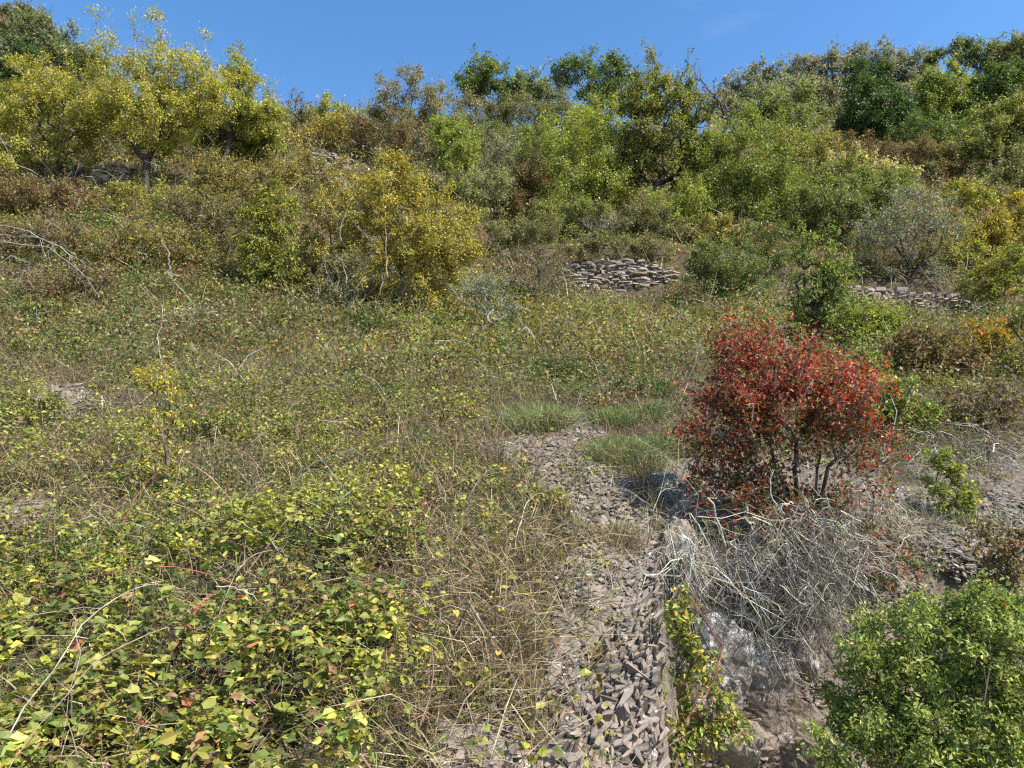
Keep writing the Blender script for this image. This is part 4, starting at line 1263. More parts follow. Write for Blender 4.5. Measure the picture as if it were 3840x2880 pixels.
    cell = 0.5 * np.maximum(1, y / 14)
    ix, iy = np.floor(x / cell), np.floor(y / cell)
    hsh = vnoise(ix * 5.17 + 0.5, iy * 3.31 + 0.5)
    cx = (ix + 0.2 + 0.6 * hsh) * cell
    cy = (iy + 0.2 + 0.6 * vnoise(ix * 2.7 + 9.5, iy * 4.1)) * cell
    w = 0.35 * r.random(m)
    x = x + (cx - x) * w
    y = y + (cy - y) * w
    z = H(x, y)
    dome = np.clip(1 - ((x - cx) ** 2 + (y - cy) ** 2) / (0.6 * cell) ** 2, 0.15, 1)
    wall_free = ((px > 2020) & (px < 2560) & (py > 900) & (py < 1180)) | ((px > 3150) & (px < 3700) & (py > 1060) & (py < 1330))
    hmax = np.interp(y, [8, 13, 19, 40], [0.22, 0.55, 1.1, 2.0]) * np.where(wall_free, 0.30, 1)
    ht = hmax * (0.3 + 0.9 * hsh) * dome * r.random(m) ** 0.6
    P = np.stack([x, y, z + ht], 1)
    A = norm(r.standard_normal((m, 3)) + np.array([0, 0, 0.2]))
    Nn = norm(r.standard_normal((m, 3)) * 0.7 + np.array([0.1, -0.3, 0.75]))
    L = r.uniform(0.04, 0.085, m) * np.clip(y / 15, 0.8, 3.0)
    c = pick(OLIVE + HERB, m, r)
    alt = r.random(m) < np.clip((fbm(x * 0.3 + 80, y * 0.3, 3) - 0.45) * 6, 0, 0.85)
    c[alt] = pick(GOLDO + YGG, alt.sum(), r)
    alt = r.random(m) < np.clip((fbm(x * 0.3 + 8, y * 0.3 + 44, 3) - 0.52) * 6, 0, 0.8)
    c[alt] = pick(BROWN, alt.sum(), r)
    alt = (y > 24) & (r.random(m) < 0.7)
    c[alt] = pick(OLIVEG + GREYG + GREEN, alt.sum(), r)
    c = c * (0.7 + 0.6 * hsh)[:, None]
    v = leaf_far(P, A, Nn, L * 1.1, L * r.uniform(0.45, 0.75, m), c)
    STAT['scrub'] = len(v[1])
    stuff('undergrowth', 'olive and rusty undergrowth between the bushes of the upper slope', v, M_LEAF, 'undergrowth')

    # ---- grey twigs and stems standing in the scrub
    n = 6500
    x, y, z = strew(n, 2.2, 24.0, r)
    px, py, qx, qy, scree, rampz, cliff, shale = zones(x, y, z)
    k = r.random(n) < np.where(rampz | cliff | scree, 0.05, 0.8)
    x, y, z = x[k], y[k], z[k]
    m = len(x)
    P = np.stack([x, y, z], 1)
    D = norm(r.standard_normal((m, 3)) * np.array([1, 1, 0.6]) + np.array([0, 0, 0.7]))
    D[:, 2] = np.abs(D[:, 2])
    L = r.uniform(0.10, 0.42, m) * np.clip(y / 8, 0.8, 2.2)
    Q = P + D * L[:, None]
    Q2 = Q + norm(D + r.standard_normal((m, 3)) * 0.5 + np.array([0, 0, -0.5])) * L[:, None] * 0.6
    rad = np.clip(y * 0.00045, 0.0012, 0.006) * r.uniform(0.6, 1.3, m)
    c = pick(GREYT + [((0.17, 0.12, 0.085), 6), ((0.30, 0.23, 0.16), 4)], m, r)
    v = join([tubes(P, Q, rad, rad * 0.8, c, 3), tubes(Q, Q2, rad * 0.8, rad * 0.3, c, 3)])
    STAT['stems'] = len(v[1])
    stuff('dead_stems', 'thin dead grey and brown stems standing all over the slope', v, M_BARK, 'stems')


make_cover()


# ------------------------------------------------------------------ bramble thicket, lower left
def make_bramble():
    r = np.random.default_rng(77)
    n = 300000
    x, y, z = strew(n, 1.45, 7.5, r, power=1.0)
    px, py, qx, qy, scree, rampz, cliff, shale = zones(x, y, z)
    bw = bramble_weight(px, py, x, y)
    pn = fbm(x * 2.4 + 3, y * 2.4 + 7, 4)
    prob = bw * smooth(0.33, 0.53, pn) * np.interp(y, [1.4, 2.6, 4.5, 7.5], [1.0, 1.0, 0.6, 0.3])
    prob *= np.where(scree | rampz | cliff, 0.03, 1)
    extra = 0.05 * (px < 2300) * smooth(1500, 1900, py)
    k = r.random(n) < np.maximum(prob, extra)
    x, y, px, py = x[k], y[k], px[k], py[k]
    m = len(x)
    cell = 0.17
    ix, iy = np.floor(x / cell), np.floor(y / cell)
    hsh = vnoise(ix * 5.17 + 0.5, iy * 3.31 + 0.5)
    cx = (ix + 0.2 + 0.6 * hsh) * cell
    cy = (iy + 0.2 + 0.6 * vnoise(ix * 2.7 + 9.5, iy * 4.1)) * cell
    w = 0.45 * r.random(m)
    x = x + (cx - x) * w
    y = y + (cy - y) * w
    z = H(x, y)
    ht = (0.07 + 0.30 * mound(x * 1.4, y * 1.4)) * (0.45 + 0.9 * hsh) * (0.25 + 0.75 * r.random(m) ** 0.6)
    P = np.stack([x, y, z + ht], 1)
    az = r.random(m) * 2 * math.pi
    A = np.stack([np.cos(az), np.sin(az), r.normal(-0.15, 0.35, m)], 1)
    Nn = norm(r.standard_normal((m, 3)) * 0.55 + np.array([0.15, -0.30, 0.85]))
    L = (0.012 + 0.036 * r.random(m) ** 2.0) * np.interp(y, [1.5, 2.4, 3.2, 7], [1.2, 0.95, 0.75, 0.8])
    c = pick(BRAMBLE, m, r, 0.18)
    yel = (fbm(x * 1.3 + 14, y * 1.3 + 71, 3) > 0.53) & (r.random(m) < 0.7)
    c[yel] = pick(BRAMBLE[:3] + BRAMBLE[4:5] + [((0.36, 0.37, 0.055), 4)], yel.sum(), r)
    c = c * (0.75 + 0.5 * hsh)[:, None]
    root = link('bramble_thicket', None, None, (-1.2, 2.6, float(H(-1.2, 2.6)[0])))
    tag(root, 'yellowing bramble thicket with large leaves covering the lower left slope', 'bramble')
    rp = np.array(root.location)
    W = L * r.uniform(0.5, 0.8, m)
    bg = (L > 0.022) & (y < 4.0)
    v = join([leaf_big(P[bg], A[bg], Nn[bg], L[bg], W[bg], c[bg]), leaf_small(P[~bg], A[~bg], Nn[~bg], L[~bg], W[~bg], c[~bg])])
    STAT['bramble'] = len(v[1])
    o = link('foliage', mesh_from('bramble_foliage', v[0] - rp, v[1], v[2], M_LEAF), root)
    o['kind'] = 'stuff'
    # canes
    nc = 46
    xs = r.uniform(-1.9, 0.1, nc)
    ys = r.uniform(1.8, 4.2, nc)
    for i in range(nc):
        n_ = 14
        a = r.uniform(0, 2 * math.pi)
        Lc = r.uniform(0.35, 0.9)
        t = np.linspace(0, 1, n_)
        qx_ = xs[i] + np.cos(a) * Lc * t + r.normal(0, 0.008, n_).cumsum()
        qy_ = ys[i] + np.sin(a) * Lc * t + r.normal(0, 0.008, n_).cumsum()
        qz = H(qx_, qy_) + 0.03 + 0.22 * np.sin(np.pi * (0.1 + 0.85 * t)) * r.uniform(0.4, 1.15)
        Q = np.stack([qx_, qy_, qz], 1) - rp
        rr = np.linspace(0.0024, 0.0009, n_) * r.uniform(0.6, 1.1)
        col = [(0.24, 0.19, 0.15), (0.17, 0.11, 0.085), (0.30, 0.09, 0.07), (0.32, 0.28, 0.23)][r.choice(4, p=[.4, .4, .06, .14])]
        vv = tubes(Q[:-1], Q[1:], rr[:-1], rr[1:], np.repeat([col], n_ - 1, 0), 4)
        link('cane', mesh_from('cane', vv[0], vv[1], vv[2], M_BARK), root)
    # the largest leaves, one by one: three leaflets on a stalk
    meshes = []
    for k2 in range(24):
        cc = pick(BRAMBLE[:4] + BRAMBLE[4:5], 1, r, 0.2)[0]
        PP, AA, NN, LL = [], [], [], []
        for ang, s in ((0, 1.0), (1.15, 0.82), (-1.15, 0.82)):
            AA.append([math.sin(ang), math.cos(ang), r.normal(-0.05, 0.12)])
            PP.append([math.sin(ang) * 0.006, 0.02 + 0.004 * math.cos(ang), 0])
            NN.append([r.normal(0, 0.18), r.normal(0, 0.18), 1])
            LL.append(s * r.uniform(0.052, 0.064))
        LL = np.array(LL)
        a = leaf_big(np.array(PP), np.array(AA, float), np.array(NN), LL, LL * 0.72, np.repeat(cc[None], 3, 0) * r.uniform(0.85, 1.15, (3, 1)))
        b = tubes(np.array([[0, -0.03, -0.01]]), np.array([[0, 0.022, 0.0]]), np.array([0.0012]), np.array([0.001]), np.array([[0.3, 0.18, 0.1]]), 3)
        vv = join([a, b])
        meshes.append(mesh_from('bramble_leaf', vv[0], vv[1], vv[2], M_LEAF))
    cnt = 0
    while cnt < 300:
        px_, py_ = r.uniform(0, 1500), r.uniform(2050, 2920)
        g = hit(px_, py_)
        if bramble_weight(np.array([px_]), np.array([py_]), g[:1], g[1:2])[0] < 0.6:
            continue
        h = (0.07 + 0.30 * float(mound(g[:1] * 1.4, g[1:2] * 1.4)[0])) * r.uniform(0.75, 1.15)
        o = link('leaf', meshes[r.integers(24)], root)
        o.location = np.array([g[0], g[1] + 0.0, g[2] + h]) - rp
        o.rotation_euler = (r.normal(0.35, 0.3), r.normal(0.1, 0.3), r.uniform(0, 6.28))
        s = r.uniform(0.5, 0.85)
        o.scale = (s, s, s)
        cnt += 1


make_bramble()


# ------------------------------------------------------------------ stones
def slab_mesh(name, r, mat, rough=0.22):
    """irregular chamfered slab about one unit across and one unit thick"""
    n = int(r.integers(5, 8))
    a = np.sort((np.arange(n) + r.uniform(-0.32, 0.32, n)) * 2 * math.pi / n)
    q = 1 / (np.abs(np.cos(a)) ** 3 + np.abs(np.sin(a)) ** 3) ** (1 / 3.0)
    rad = 0.5 * q * (1 + r.uniform(-rough, rough * 0.5, n))
    V = []
    for zz, s in ((-0.5, 0.93), (-0.40, 1.0), (0.38, 0.99), (0.5, 0.90)):
        o = r.normal(0, 0.03, 2)
        for k in range(n):
            V.append((math.cos(a[k]) * rad[k] * s + o[0], math.sin(a[k]) * rad[k] * s + o[1], zz + r.normal(0, 0.06)))
    T = []
    for l in range(3):
        for k in range(n):
            j = (k + 1) % n
            T += [(l * n + k, l * n + j, (l + 1) * n + j), (l * n + k, (l + 1) * n + j, (l + 1) * n + k)]
    for k in range(1, n - 1):
        T.append((0, k + 1, k))
        T.append((3 * n, 3 * n + k, 3 * n + k + 1))
    return mesh_from(name, V, T, None, mat)


def chip_mesh(name, r, mat):
    n = 5
    a = np.sort((np.arange(n) + r.uniform(-0.35, 0.35, n)) * 2 * math.pi / n)
    rad = 0.5 * r.uniform(0.7, 1.15, n)
    V = [(math.cos(a[k]) * rad[k] * s, math.sin(a[k]) * rad[k] * s, zz + r.normal(0, 0.08)) for zz, s in ((-0.5, 1.0), (0.5, 0.88)) for k in range(n)]
    T = []
    for k in range(n):
        j = (k + 1) % n
        T += [(k, j, n + j), (k, n + j, n + k)]
    for k in range(1, n - 1):
        T.append((0, k + 1, k))
        T.append((n, n + k, n + k + 1))
    return mesh_from(name, V, T, None, mat)


r_st = np.random.default_rng(5)
CHIPS = [chip_mesh('slate_chip', r_st, M_SLATE) for i in range(12)]
SLABS = [slab_mesh('slate_slab', r_st, M_SLATE) for i in range(18)]
WALLS = [slab_mesh('wall_stone', r_st, M_WALL, 0.15) for i in range(18)]


def place_stone(name, mesh, parent, p, ex, ey, ez, dims):
    """ex, ey, ez: the stone's own axes in the world; parent sits unrotated"""
    o = link(name, mesh, parent)
    m = Matrix(((ex[0], ey[0], ez[0]), (ex[1], ey[1], ez[1]), (ex[2], ey[2], ez[2])))
    o.rotation_euler = m.to_euler()
    o.scale = dims
    o.location = np.asarray(p) - np.array(parent.location)
    return o


def frame(n, t):
    n = np.asarray(n, float) / np.linalg.norm(n)
    t = np.asarray(t, float) - n * np.dot(n, t)
    t = t / np.linalg.norm(t)
    return t, np.cross(n, t), n


def box(lo, hi):
    V = [(x, y, z) for z in (lo[2], hi[2]) for y in (lo[1], hi[1]) for x in (lo[0], hi[0])]
    T = [(0, 2, 3), (0, 3, 1), (4, 5, 7), (4, 7, 6), (0, 1, 5), (0, 5, 4), (2, 6, 7), (2, 7, 3), (0, 4, 6), (0, 6, 2), (1, 3, 7), (1, 7, 5)]
    return np.array(V, float), np.array(T)


def dry_wall(label, px0, px1, tops, bots, Y, seed, stone=(0.10, 0.27), course=(0.034, 0.066)):
    """courses of flat stones between two photo columns; tops/bots: photo rows at evenly spaced columns"""
    r = np.random.default_rng(seed)
    base = at((px0 + px1) / 2, np.mean(bots), Y)
    root = link('dry_stone_wall', None, None, base)
    tag(root, label, 'wall')
    n = np.array([0.0, -1.0, 0.12])
    zmin = min(at(px0, b, Y)[2] for b in bots) - 0.10
    zmax = max(at(px0, t, Y)[2] for t in tops)
    X0, X1 = at(px0, bots[0], Y)[0], at(px1, bots[0], Y)[0]
    pxs = np.linspace(px0, px1, len(tops))
    z = zmin
    kk = 0
    while z < zmax:
        h = r.uniform(*course)
        x = X0 - r.uniform(0, 0.1)
        while x < X1:
            w = r.uniform(*stone) * r.choice([0.6, 1.0, 1.0, 1.4])
            hh = h * r.uniform(0.6, 1.25) * (1.8 if r.random() < 0.10 else 1)
            cx = x + w / 2
            px = float(project(np.array(cx), np.array(Y), np.array(z))[0])
            zt = at(px, np.interp(px, pxs, tops), Y)[2]
            zb = at(px, np.interp(px, pxs, bots), Y)[2] - 0.12
            if zb < z + h / 2 < zt + r.normal(0, 0.02):
                t, b, nn = frame(n + r.normal(0, 0.10, 3), (1, r.normal(0, .05), r.normal(0, 0.07)))
                p = np.array([cx, Y + 0.14 + (z - zmin) * 0.10 + r.normal(0, 0.016), z + h / 2])
                place_stone('stone', WALLS[r.integers(18)], root, p, t, nn, np.cross(t, nn), (w * 1.14, r.uniform(0.2, 0.3), hh * 1.22))
                kk += 1
            x += w + r.uniform(0.002, 0.012)
        z += h
    V, T = box((X0 + 0.05, Y + 0.10, zmin - 0.2), (X1 - 0.05, Y + 0.95, (zmin + zmax) / 2 + 0.1))
    link('rubble_core', mesh_from('rubble_core', V - base, T, None, M_GROUND), root)
    return kk


NS = dry_wall('grey dry stone retaining wall at the centre, left of the soft green bush', 2085, 2510, [1020, 988, 968, 962, 966, 982, 1010], [1045, 1065, 1082, 1090, 1094, 1094, 1088], 14.7, 31, (0.09, 0.34), (0.022, 0.046))
NS += dry_wall('pale dry stone wall under the grey twiggy tree at right', 3190, 3660, [1062, 1078, 1086, 1094, 1108], [1150, 1165, 1175, 1180, 1175], 14.4, 32, (0.09, 0.26), (0.026, 0.05))
NS += dry_wall('small ruined slate wall below the skyline dip, above the golden bush', 1110, 1275, [600, 570, 562, 585], [640, 672, 676, 665], 17.6, 33, (0.12, 0.3), (0.035, 0.065))
NS += dry_wall('short pale slate wall between the two left plum trees', 330, 450, [640, 612, 618], [675, 682, 676], 15.6, 34, (0.14, 0.32), (0.03, 0.05))


def make_ramp():
    """the stone ramp at the bottom: slates set on edge, running up to the right"""
    r = np.random.default_rng(91)
    base = hit(2300, 2700)
    root = link('stone_ramp', None, None, base)
    tag(root, 'steep ramp of brown slates set on edge at the bottom edge of the photo', 'wall')
    # the face's own axes
    p0, p1, p2 = hit(2150, 2850), hit(2440, 2850), hit(2420, 2300)
    n = np.cross(p1 - p0, p2 - p0)
    n = n / np.linalg.norm(n)
    if n[2] < 0:
        n = -n
    up = (p2 - p1) / np.linalg.norm(p2 - p1)
    rt = np.cross(up, n)
    small = []
    cnt = 0
    sl = math.radians(60)
    a = rt * math.cos(sl) + up * math.sin(sl)       # along a slate
    b = np.cross(n, a)                              # across the courses
    t = -1.3
    cand = []
    while t < 1.3:
        th = r.uniform(0.006, 0.019)
        s = -1.6 + r.uniform(0, 0.1)
        while s < 1.6:
            L = r.uniform(0.018, 0.065) * (2.2 if r.random() < 0.10 else 1)
            p = base + a * (s + L / 2) + b * (t + th / 2)
            px, py = project(*[np.array(v) for v in p])
            if inpoly(np.array([px]), np.array([py]), RAMP)[0]:
                g = float(H(p[0], p[1])[0])
                cand.append((L, th, p, g, t))
            s += L + 0.004
        t += th + 0.001
    print('ramp', len(cand))
    cand.sort(key=lambda c: -c[0] * c[1])
    for i, (L, th, p, g, t) in enumerate(cand):
        q = np.array([p[0], p[1], g]) + n * r.normal(-0.012, 0.010)
        ea, eb, en = frame(n + r.normal(0, 0.2, 3), a + r.normal(0, 0.42, 3))
        dims = (L * 1.12, th * r.uniform(0.9, 1.7), r.uniform(0.04, 0.07))
        if i < 300:
            place_stone('slate', SLABS[r.integers(18)], root, q, ea, eb, en, dims)
        else:
            me = CHIPS[r.integers(12)]
            small.append((me, q, ea, eb, en, dims))
    join_slabs('small_slates', small, root)


def join_slabs(name, small, root, mat=None):
    if not small:
        return
    Vs, Ts, o = [], [], 0
    cache = {}
    for me, q, ea, eb, en, d in small:
        if me.name not in cache:
            v = np.empty(len(me.vertices) * 3, np.float32)
            me.vertices.foreach_get('co', v)
            l = np.empty(len(me.loops), np.int32)
            me.loops.foreach_get('vertex_index', l)
            cache[me.name] = (v.reshape(-1, 3), l.reshape(-1, 3))
        v, l = cache[me.name]
        V = q + np.outer(v[:, 0] * d[0], ea) + np.outer(v[:, 1] * d[1], eb) + np.outer(v[:, 2] * d[2], en)
        Vs.append(V)
        Ts.append(l + o)
        o += len(v)
    me = mesh_from(name, np.concatenate(Vs) - np.array(root.location), np.concatenate(Ts), None, mat or M_SLATE)
    ob = link(name, me, root)
    ob['kind'] = 'stuff'
    STAT[name + root.name] = len(me.polygons)


make_ramp()


def make_scree(label, poly, n, big, seed, smin=0.014, smax=0.060):
    r = np.random.default_rng(seed)
    P = np.array(poly, float)
    lo, hi = P.min(0) - 30, P.max(0) + 30
    base = hit(*P.mean(0))
    root = link('slate_scree', None, None, base)
    root['kind'] = 'structure'
    root['label'] = label
    c = []
    tries = 0
    while len(c) < n and tries < n * 8:
        tries += 1
        px, py = r.uniform(lo[0], hi[0]), r.uniform(lo[1], hi[1])
        a, b = pdir(px, py)
        c.append((px, py))
    px = np.array([q[0] for q in c])
    py = np.array([q[1] for q in c])
    jit = (vnoise(px / 60.0, py / 60.0) - 0.5) * 110
    ok = inpoly(px + jit, py + jit * 0.7, poly)
    px, py = px[ok], py[ok]
    items = []
    for x_, y_ in zip(px, py):
        g = hit_fast(x_, y_)
        s = smin + (smax - smin) * r.random() ** 1.7
        items.append((s, g))
    items.sort(key=lambda q: -q[0])
    small = []
    for i, (s, g) in enumerate(items):
        n_ = np.array([0, -0.42, 0.90]) + r.normal(0, 0.24, 3)
        ea, eb, en = frame(n_, r.normal(0, 1, 3) * np.array([1, 0.7, 0.4]))
        d = (s * r.uniform(0.9, 1.5), s * r.uniform(0.55, 0.9), s * r.uniform(0.08, 0.18))
        q = g + np.array([0, 0, r.uniform(0.0, 0.022)])
        if i < big:
            place_stone('slate', SLABS[r.integers(18)], root, q, ea, eb, en, d)
        else:
            small.append((CHIPS[r.integers(12)], q, ea, eb, en, d))
    join_slabs('rubble', small, root)


_HY = np.exp(np.linspace(math.log(1.6), math.log(14.0), 160))


def hit_fast(px, py):
    a, b = pdir(px, py)
    g = H(a * _HY, _HY) - b * _HY
    k = int(np.argmax(g > 0))
    k = max(k, 1)
    f = -g[k - 1] / (g[k] - g[k - 1] + 1e-9)
    Y = _HY[k - 1] + (_HY[k] - _HY[k - 1]) * f
    return np.array([a * Y, Y, float(H(a * Y, Y)[0])])


make_scree('grey strip of loose slate rubble running down to the stone ramp', SCREE, 11000, 300, 61)
make_scree('small patch of slate rubble at the bottom edge left of the stone ramp', SMALL_SCREE[1], 420, 60, 62, 0.02, 0.075)
make_scree('little bare slate patch among weeds at far left', SMALL_SCREE[0], 260, 40, 63, 0.03, 0.12)
make_scree('bare shale patch on the left edge behind the large bramble leaves', SMALL_SCREE[3], 260, 40, 64, 0.02, 0.06)
make_scree('brown shale rubble on the floor of the hollow left of the rose bush', [(2560, 2580), (2800, 2600), (3080, 2560), (3100, 2900), (2560, 2900)], 2600, 120, 66, 0.012, 0.06)
make_scree('pale broken shale on the bank at the right edge', [(3260, 1800), (3560, 1860), (3900, 1880), (3900, 2160), (3640, 2200), (3480, 2130), (3250, 2060)], 5200, 200, 65, 0.014, 0.06)


def rock(label, px, py, rx, ry, seed, thick=0.6, push=0.12, mat=None, flat=0.0, Y=None, name='rock'):
    r = np.random.default_rng(seed)
    g = hit_fast(px, py) if Y is None else at(px, py, Y)
    c = at(px, py, g[1] if Y is None else Y)
    s = (c[1] * CP + c[2] * SP) / FPX
    R = np.array([rx * s, (rx + ry) * 0.5 * s * thick, ry * s])
    c = c + np.array([0, R[1] * push, 0])
    nu, nv = 44, 26
    U, Vv = np.meshgrid(np.linspace(0, 2 * math.pi, nu, endpoint=False), np.linspace(0.03, math.pi - 0.03, nv))
    d = np.stack([np.cos(U) * np.sin(Vv), np.sin(U) * np.sin(Vv), np.cos(Vv)], -1).reshape(-1, 3)
    pl = norm(r.standard_normal((15, 3)) * np.array([1, 1, 1.0]))
    hk = r.uniform(0.72, 1.0, 15)
    dots = d @ pl.T
    rad = np.min(np.where(dots > 0.05, hk / np.maximum(dots, 0.05), 9), axis=1)
    rad = np.minimum(rad, 1.25)
    # bedded, broken surface
    lay = np.abs(((d[:, 2] * 0.8 + d[:, 0] * 0.5) * 5 + 2 * fbm(d[:, 0] * 2 + seed, d[:, 2] * 2, 3)) % 1 - 0.5)
    rad = rad * (0.80 + 0.42 * fbm(d[:, 0] * 3.5 + seed, d[:, 2] * 3.5 + d[:, 1] * 2, 5, 0.6)) - 0.03 * (lay < 0.12)
    V = d * rad[:, None] * R
    T = []
    for j in range(nv - 1):
        for i in range(nu):
            k = (i + 1) % nu
            T += [(j * nu + i, (j + 1) * nu + i, (j + 1) * nu + k), (j * nu + i, (j + 1) * nu + k, j * nu + k)]
    o = link(name, mesh_from(name, V, T, None, mat or M_ROCK), None, c)
    tag(o, label, 'rock', 'rocks of the broken bank')
    return o


rock('white lichened rock face below the dead brush, beside the creeper', 2690, 2470, 130, 150, 1, push=-0.25)
rock('jagged white rock with a dark split at the middle of the rock face', 2850, 2500, 110, 110, 2, push=-0.2)
rock('pale rock wedge under the dead brush, left of the rose bush', 2960, 2400, 100, 130, 3)
rock('brown rock at the bottom edge right of the creeper', 2760, 2790, 130, 90, 4, mat=M_BROWNROCK)
rock('dark low rock in the shade under the rose bush', 2990, 2790, 150, 120, 5, mat=M_BROWNROCK)
rock('pale ledge stone at the head of the stone ramp', 2475, 1810, 55, 45, 6, thick=0.9)
rock('brown rock step beside the creeper top', 2530, 2080, 70, 110, 7, thick=0.6, mat=M_BROWNROCK)
rock('grey rock step behind the left foot of the red shrub', 2610, 1930, 80, 90, 8)
rock('shaded rock under the red shrub stems', 2760, 2150, 150, 110, 9, mat=M_BROWNROCK)
rock('brown rock buttress behind the top of the creeper', 2560, 2300, 80, 150, 14, mat=M_BROWNROCK)
rock('brown rock block behind the foot of the creeper', 2600, 2650, 90, 130, 15, mat=M_BROWNROCK)
rock('dark overhanging rock at the back of the hollow', 2900, 2650, 120, 90, 16, mat=M_BROWNROCK)


# ------------------------------------------------------------------ dead brush hanging over the rock face
def hanging_brush(name, label, n, src, seed, Yb, fall=(0.18, 0.45), spread=0.16, col=GREYT, outward=0.12, rad=0.0024):
    r = np.random.default_rng(seed)
    P0 = []
    for i in range(n):
        e = src[r.integers(len(src))]
        a = r.uniform(0, 6.28)
        q = math.sqrt(r.random())
        P0.append((e[0] + e[2] * q * math.cos(a), e[1] + e[3] * q * math.sin(a)))
    P0 = np.array(P0)
    base = at(P0[:, 0].mean(), P0[:, 1].mean(), Yb)
    base[2] = float(H(base[0], base[1])[0])
    root = link(name, None, None, base)
    tag(root, label, 'brush')
    a, b = pdir(P0[:, 0], P0[:, 1])
    Y = Yb + r.normal(0, 0.10, n)
    A = np.stack([a * Y, Y, b * Y], 1)
    A[:, 2] = np.maximum(A[:, 2], H(A[:, 0], A[:, 1]) + 0.01)
    parts = []
    D = norm(np.stack([r.normal(0, 0.6, n), r.normal(-0.3, 0.35, n), r.normal(-0.5, 0.6, n)], 1))
    L = r.uniform(*fall, n)
    seg = 6
    c = pick(col, n, r, 0.4)
    L = L * r.choice([0.5, 1.0, 1.0, 1.3], n)
    rr = rad * r.uniform(0.5, 1.35, n) * np.where(r.random(n) < 0.06, 2.4, 1.0)
    cur = A
    for k in range(seg):
        D = norm(D + np.array([0, 0.0, -0.32]) + r.normal(0, 0.44, (n, 3)))
        nxt = cur + D * (L / seg)[:, None]
        nxt[:, 2] = np.maximum(nxt[:, 2], H(nxt[:, 0], nxt[:, 1]) + 0.012)
        parts.append(tubes(cur, nxt, rr * (1 - 0.12 * k), rr * (1 - 0.12 * (k + 1)), c, 3))
        # side twigs
        if k in (2, 3, 4):
            sd = norm(D + r.normal(0, 0.8, (n, 3)))
            parts.append(tubes(nxt, nxt + sd * (L * 0.22)[:, None], rr * 0.5, rr * 0.2, c, 3))
        cur = nxt
    v = join(parts)
    STAT[label] = len(v[1])
    o = link('twigs', mesh_from(name, v[0] - base, v[1], v[2], M_BARK), root)
    o['kind'] = 'stuff'


hanging_brush('dead_brush', 'mass of grey dead stems hanging over the rock face under the red shrub', 1150, [(3000, 1960, 200, 80), (2860, 2100, 190, 130), (3090, 2120, 200, 170), (2980, 2260, 190, 130)], 3, 3.48, (0.12, 0.40), rad=0.0018, col=GREYT + [((0.13, 0.11, 0.09), 7)])
hanging_brush('dead_brush', 'grey dry grass and stems on the bank right of the red shrub stems', 700, [(3200, 1880, 160, 90), (3330, 1960, 150, 90), (3150, 2000, 120, 80)], 4, 4.05, (0.12, 0.34), rad=0.0017, col=GREYT + STRAW)
hanging_brush('dead_brush', 'thin pale lichened stems dangling left of the red shrub foot', 110, [(2600, 1990, 90, 90), (2560, 2080, 60, 60)], 5, 3.45, (0.25, 0.6), rad=0.002)
hanging_brush('dead_brush', 'brown twig tangle on the right edge above the broken shale', 420, [(3620, 1680, 220, 110), (3740, 1760, 120, 90)], 6, 5.3, (0.2, 0.5), col=GREYT + [((0.2, 0.15, 0.1), 5)], rad=0.0022)


# ------------------------------------------------------------------ grass tufts on the scree
def tuft(label, px, py, w, h, n, seed, pal=FRESH, lean=0.0):
    r = np.random.default_rng(seed)
    g = hit_fast(px, py)
    s = g[1] / FPX
    root_p = g
    R = w * s
    Hh = h * s
    x = g[0] + r.normal(0, R * 0.42, n)
    y = g[1] + r.normal(0, R * 0.45, n)
    z = H(x, y)
    P = np.stack([x, y, z], 1)
    D = norm(np.stack([(x - g[0]) / R * 0.7 + lean + r.normal(0, .3, n), (y - g[1]) / R * 0.5 - 0.2 + r.normal(0, .3, n), np.full(n, 0.9)], 1))
    v = blades(P - g, D, r.standard_normal((n, 3)), Hh * r.uniform(0.5, 1.2, n), r.uniform(0.0016, 0.0034, n) * max(1, g[1] / 3.6), pick(pal, n, r), r.uniform(0.1, 0.6, n))
    o = link('grass_tuft', mesh_from('grass_tuft', v[0], v[1], v[2], M_DRY), None, g)
    tag(o, label, 'grass', 'grass tufts round the slate scree')


tuft('large soft green and straw grass tuft above the bend of the slate scree', 2010, 1600, 130, 110, 2600, 1)
tuft('straw coloured grass tuft left of the large soft green one', 1850, 1600, 45, 70, 500, 2, STRAW)
tuft('pale straw tuft at the right side of the large soft green one', 2080, 1610, 40, 90, 500, 3, STRAW)
tuft('soft green grass tuft right of the upper slate scree', 2310, 1590, 75, 80, 1300, 4, FRESH[:3])
tuft('wide green grass patch right of the scree below the bend', 2340, 1720, 130, 90, 2600, 5, FRESH[:3])
tuft('small green tuft left of the foot of the red shrub', 2430, 1570, 70, 80, 900, 6)
tuft('green tuft on the slope above the scree top', 2480, 1690, 60, 80, 800, 7)
tuft('long green bladed tuft in the dry grass left of the stone ramp', 1620, 2500, 60, 130, 260, 8, FRESH[:2])
tuft('dry golden grass clump left of the stone ramp head', 1930, 2380, 110, 120, 900, 9, STRAW[:4])
tuft('dry straw clump on the upper edge of the stone ramp', 2330, 2050, 70, 110, 700, 10, STRAW)
tuft('brown moss cushion on the stone ramp edge, upper of two', 2235, 2455, 38, 34, 500, 11, [((0.22, 0.15, 0.04), 3), ((0.16, 0.14, 0.04), 3)])
tuft('brown moss cushion on the stone ramp edge, lower of two', 2225, 2545, 32, 34, 420, 12, [((0.22, 0.15, 0.04), 3), ((0.16, 0.14, 0.04), 3)])
tuft('dark green cushion plant on the stone ramp edge', 2290, 2330, 36, 34, 420, 13, [((0.09, 0.12, 0.03), 3), ((0.16, 0.16, 0.05), 3)])
tuft('dry grass tuft on the brown rock in the hollow', 2830, 2640, 110, 90, 700, 15, STRAW)
tuft('straw tuft hanging at the creeper foot by the bottom edge', 2640, 2830, 110, 110, 600, 16, STRAW)
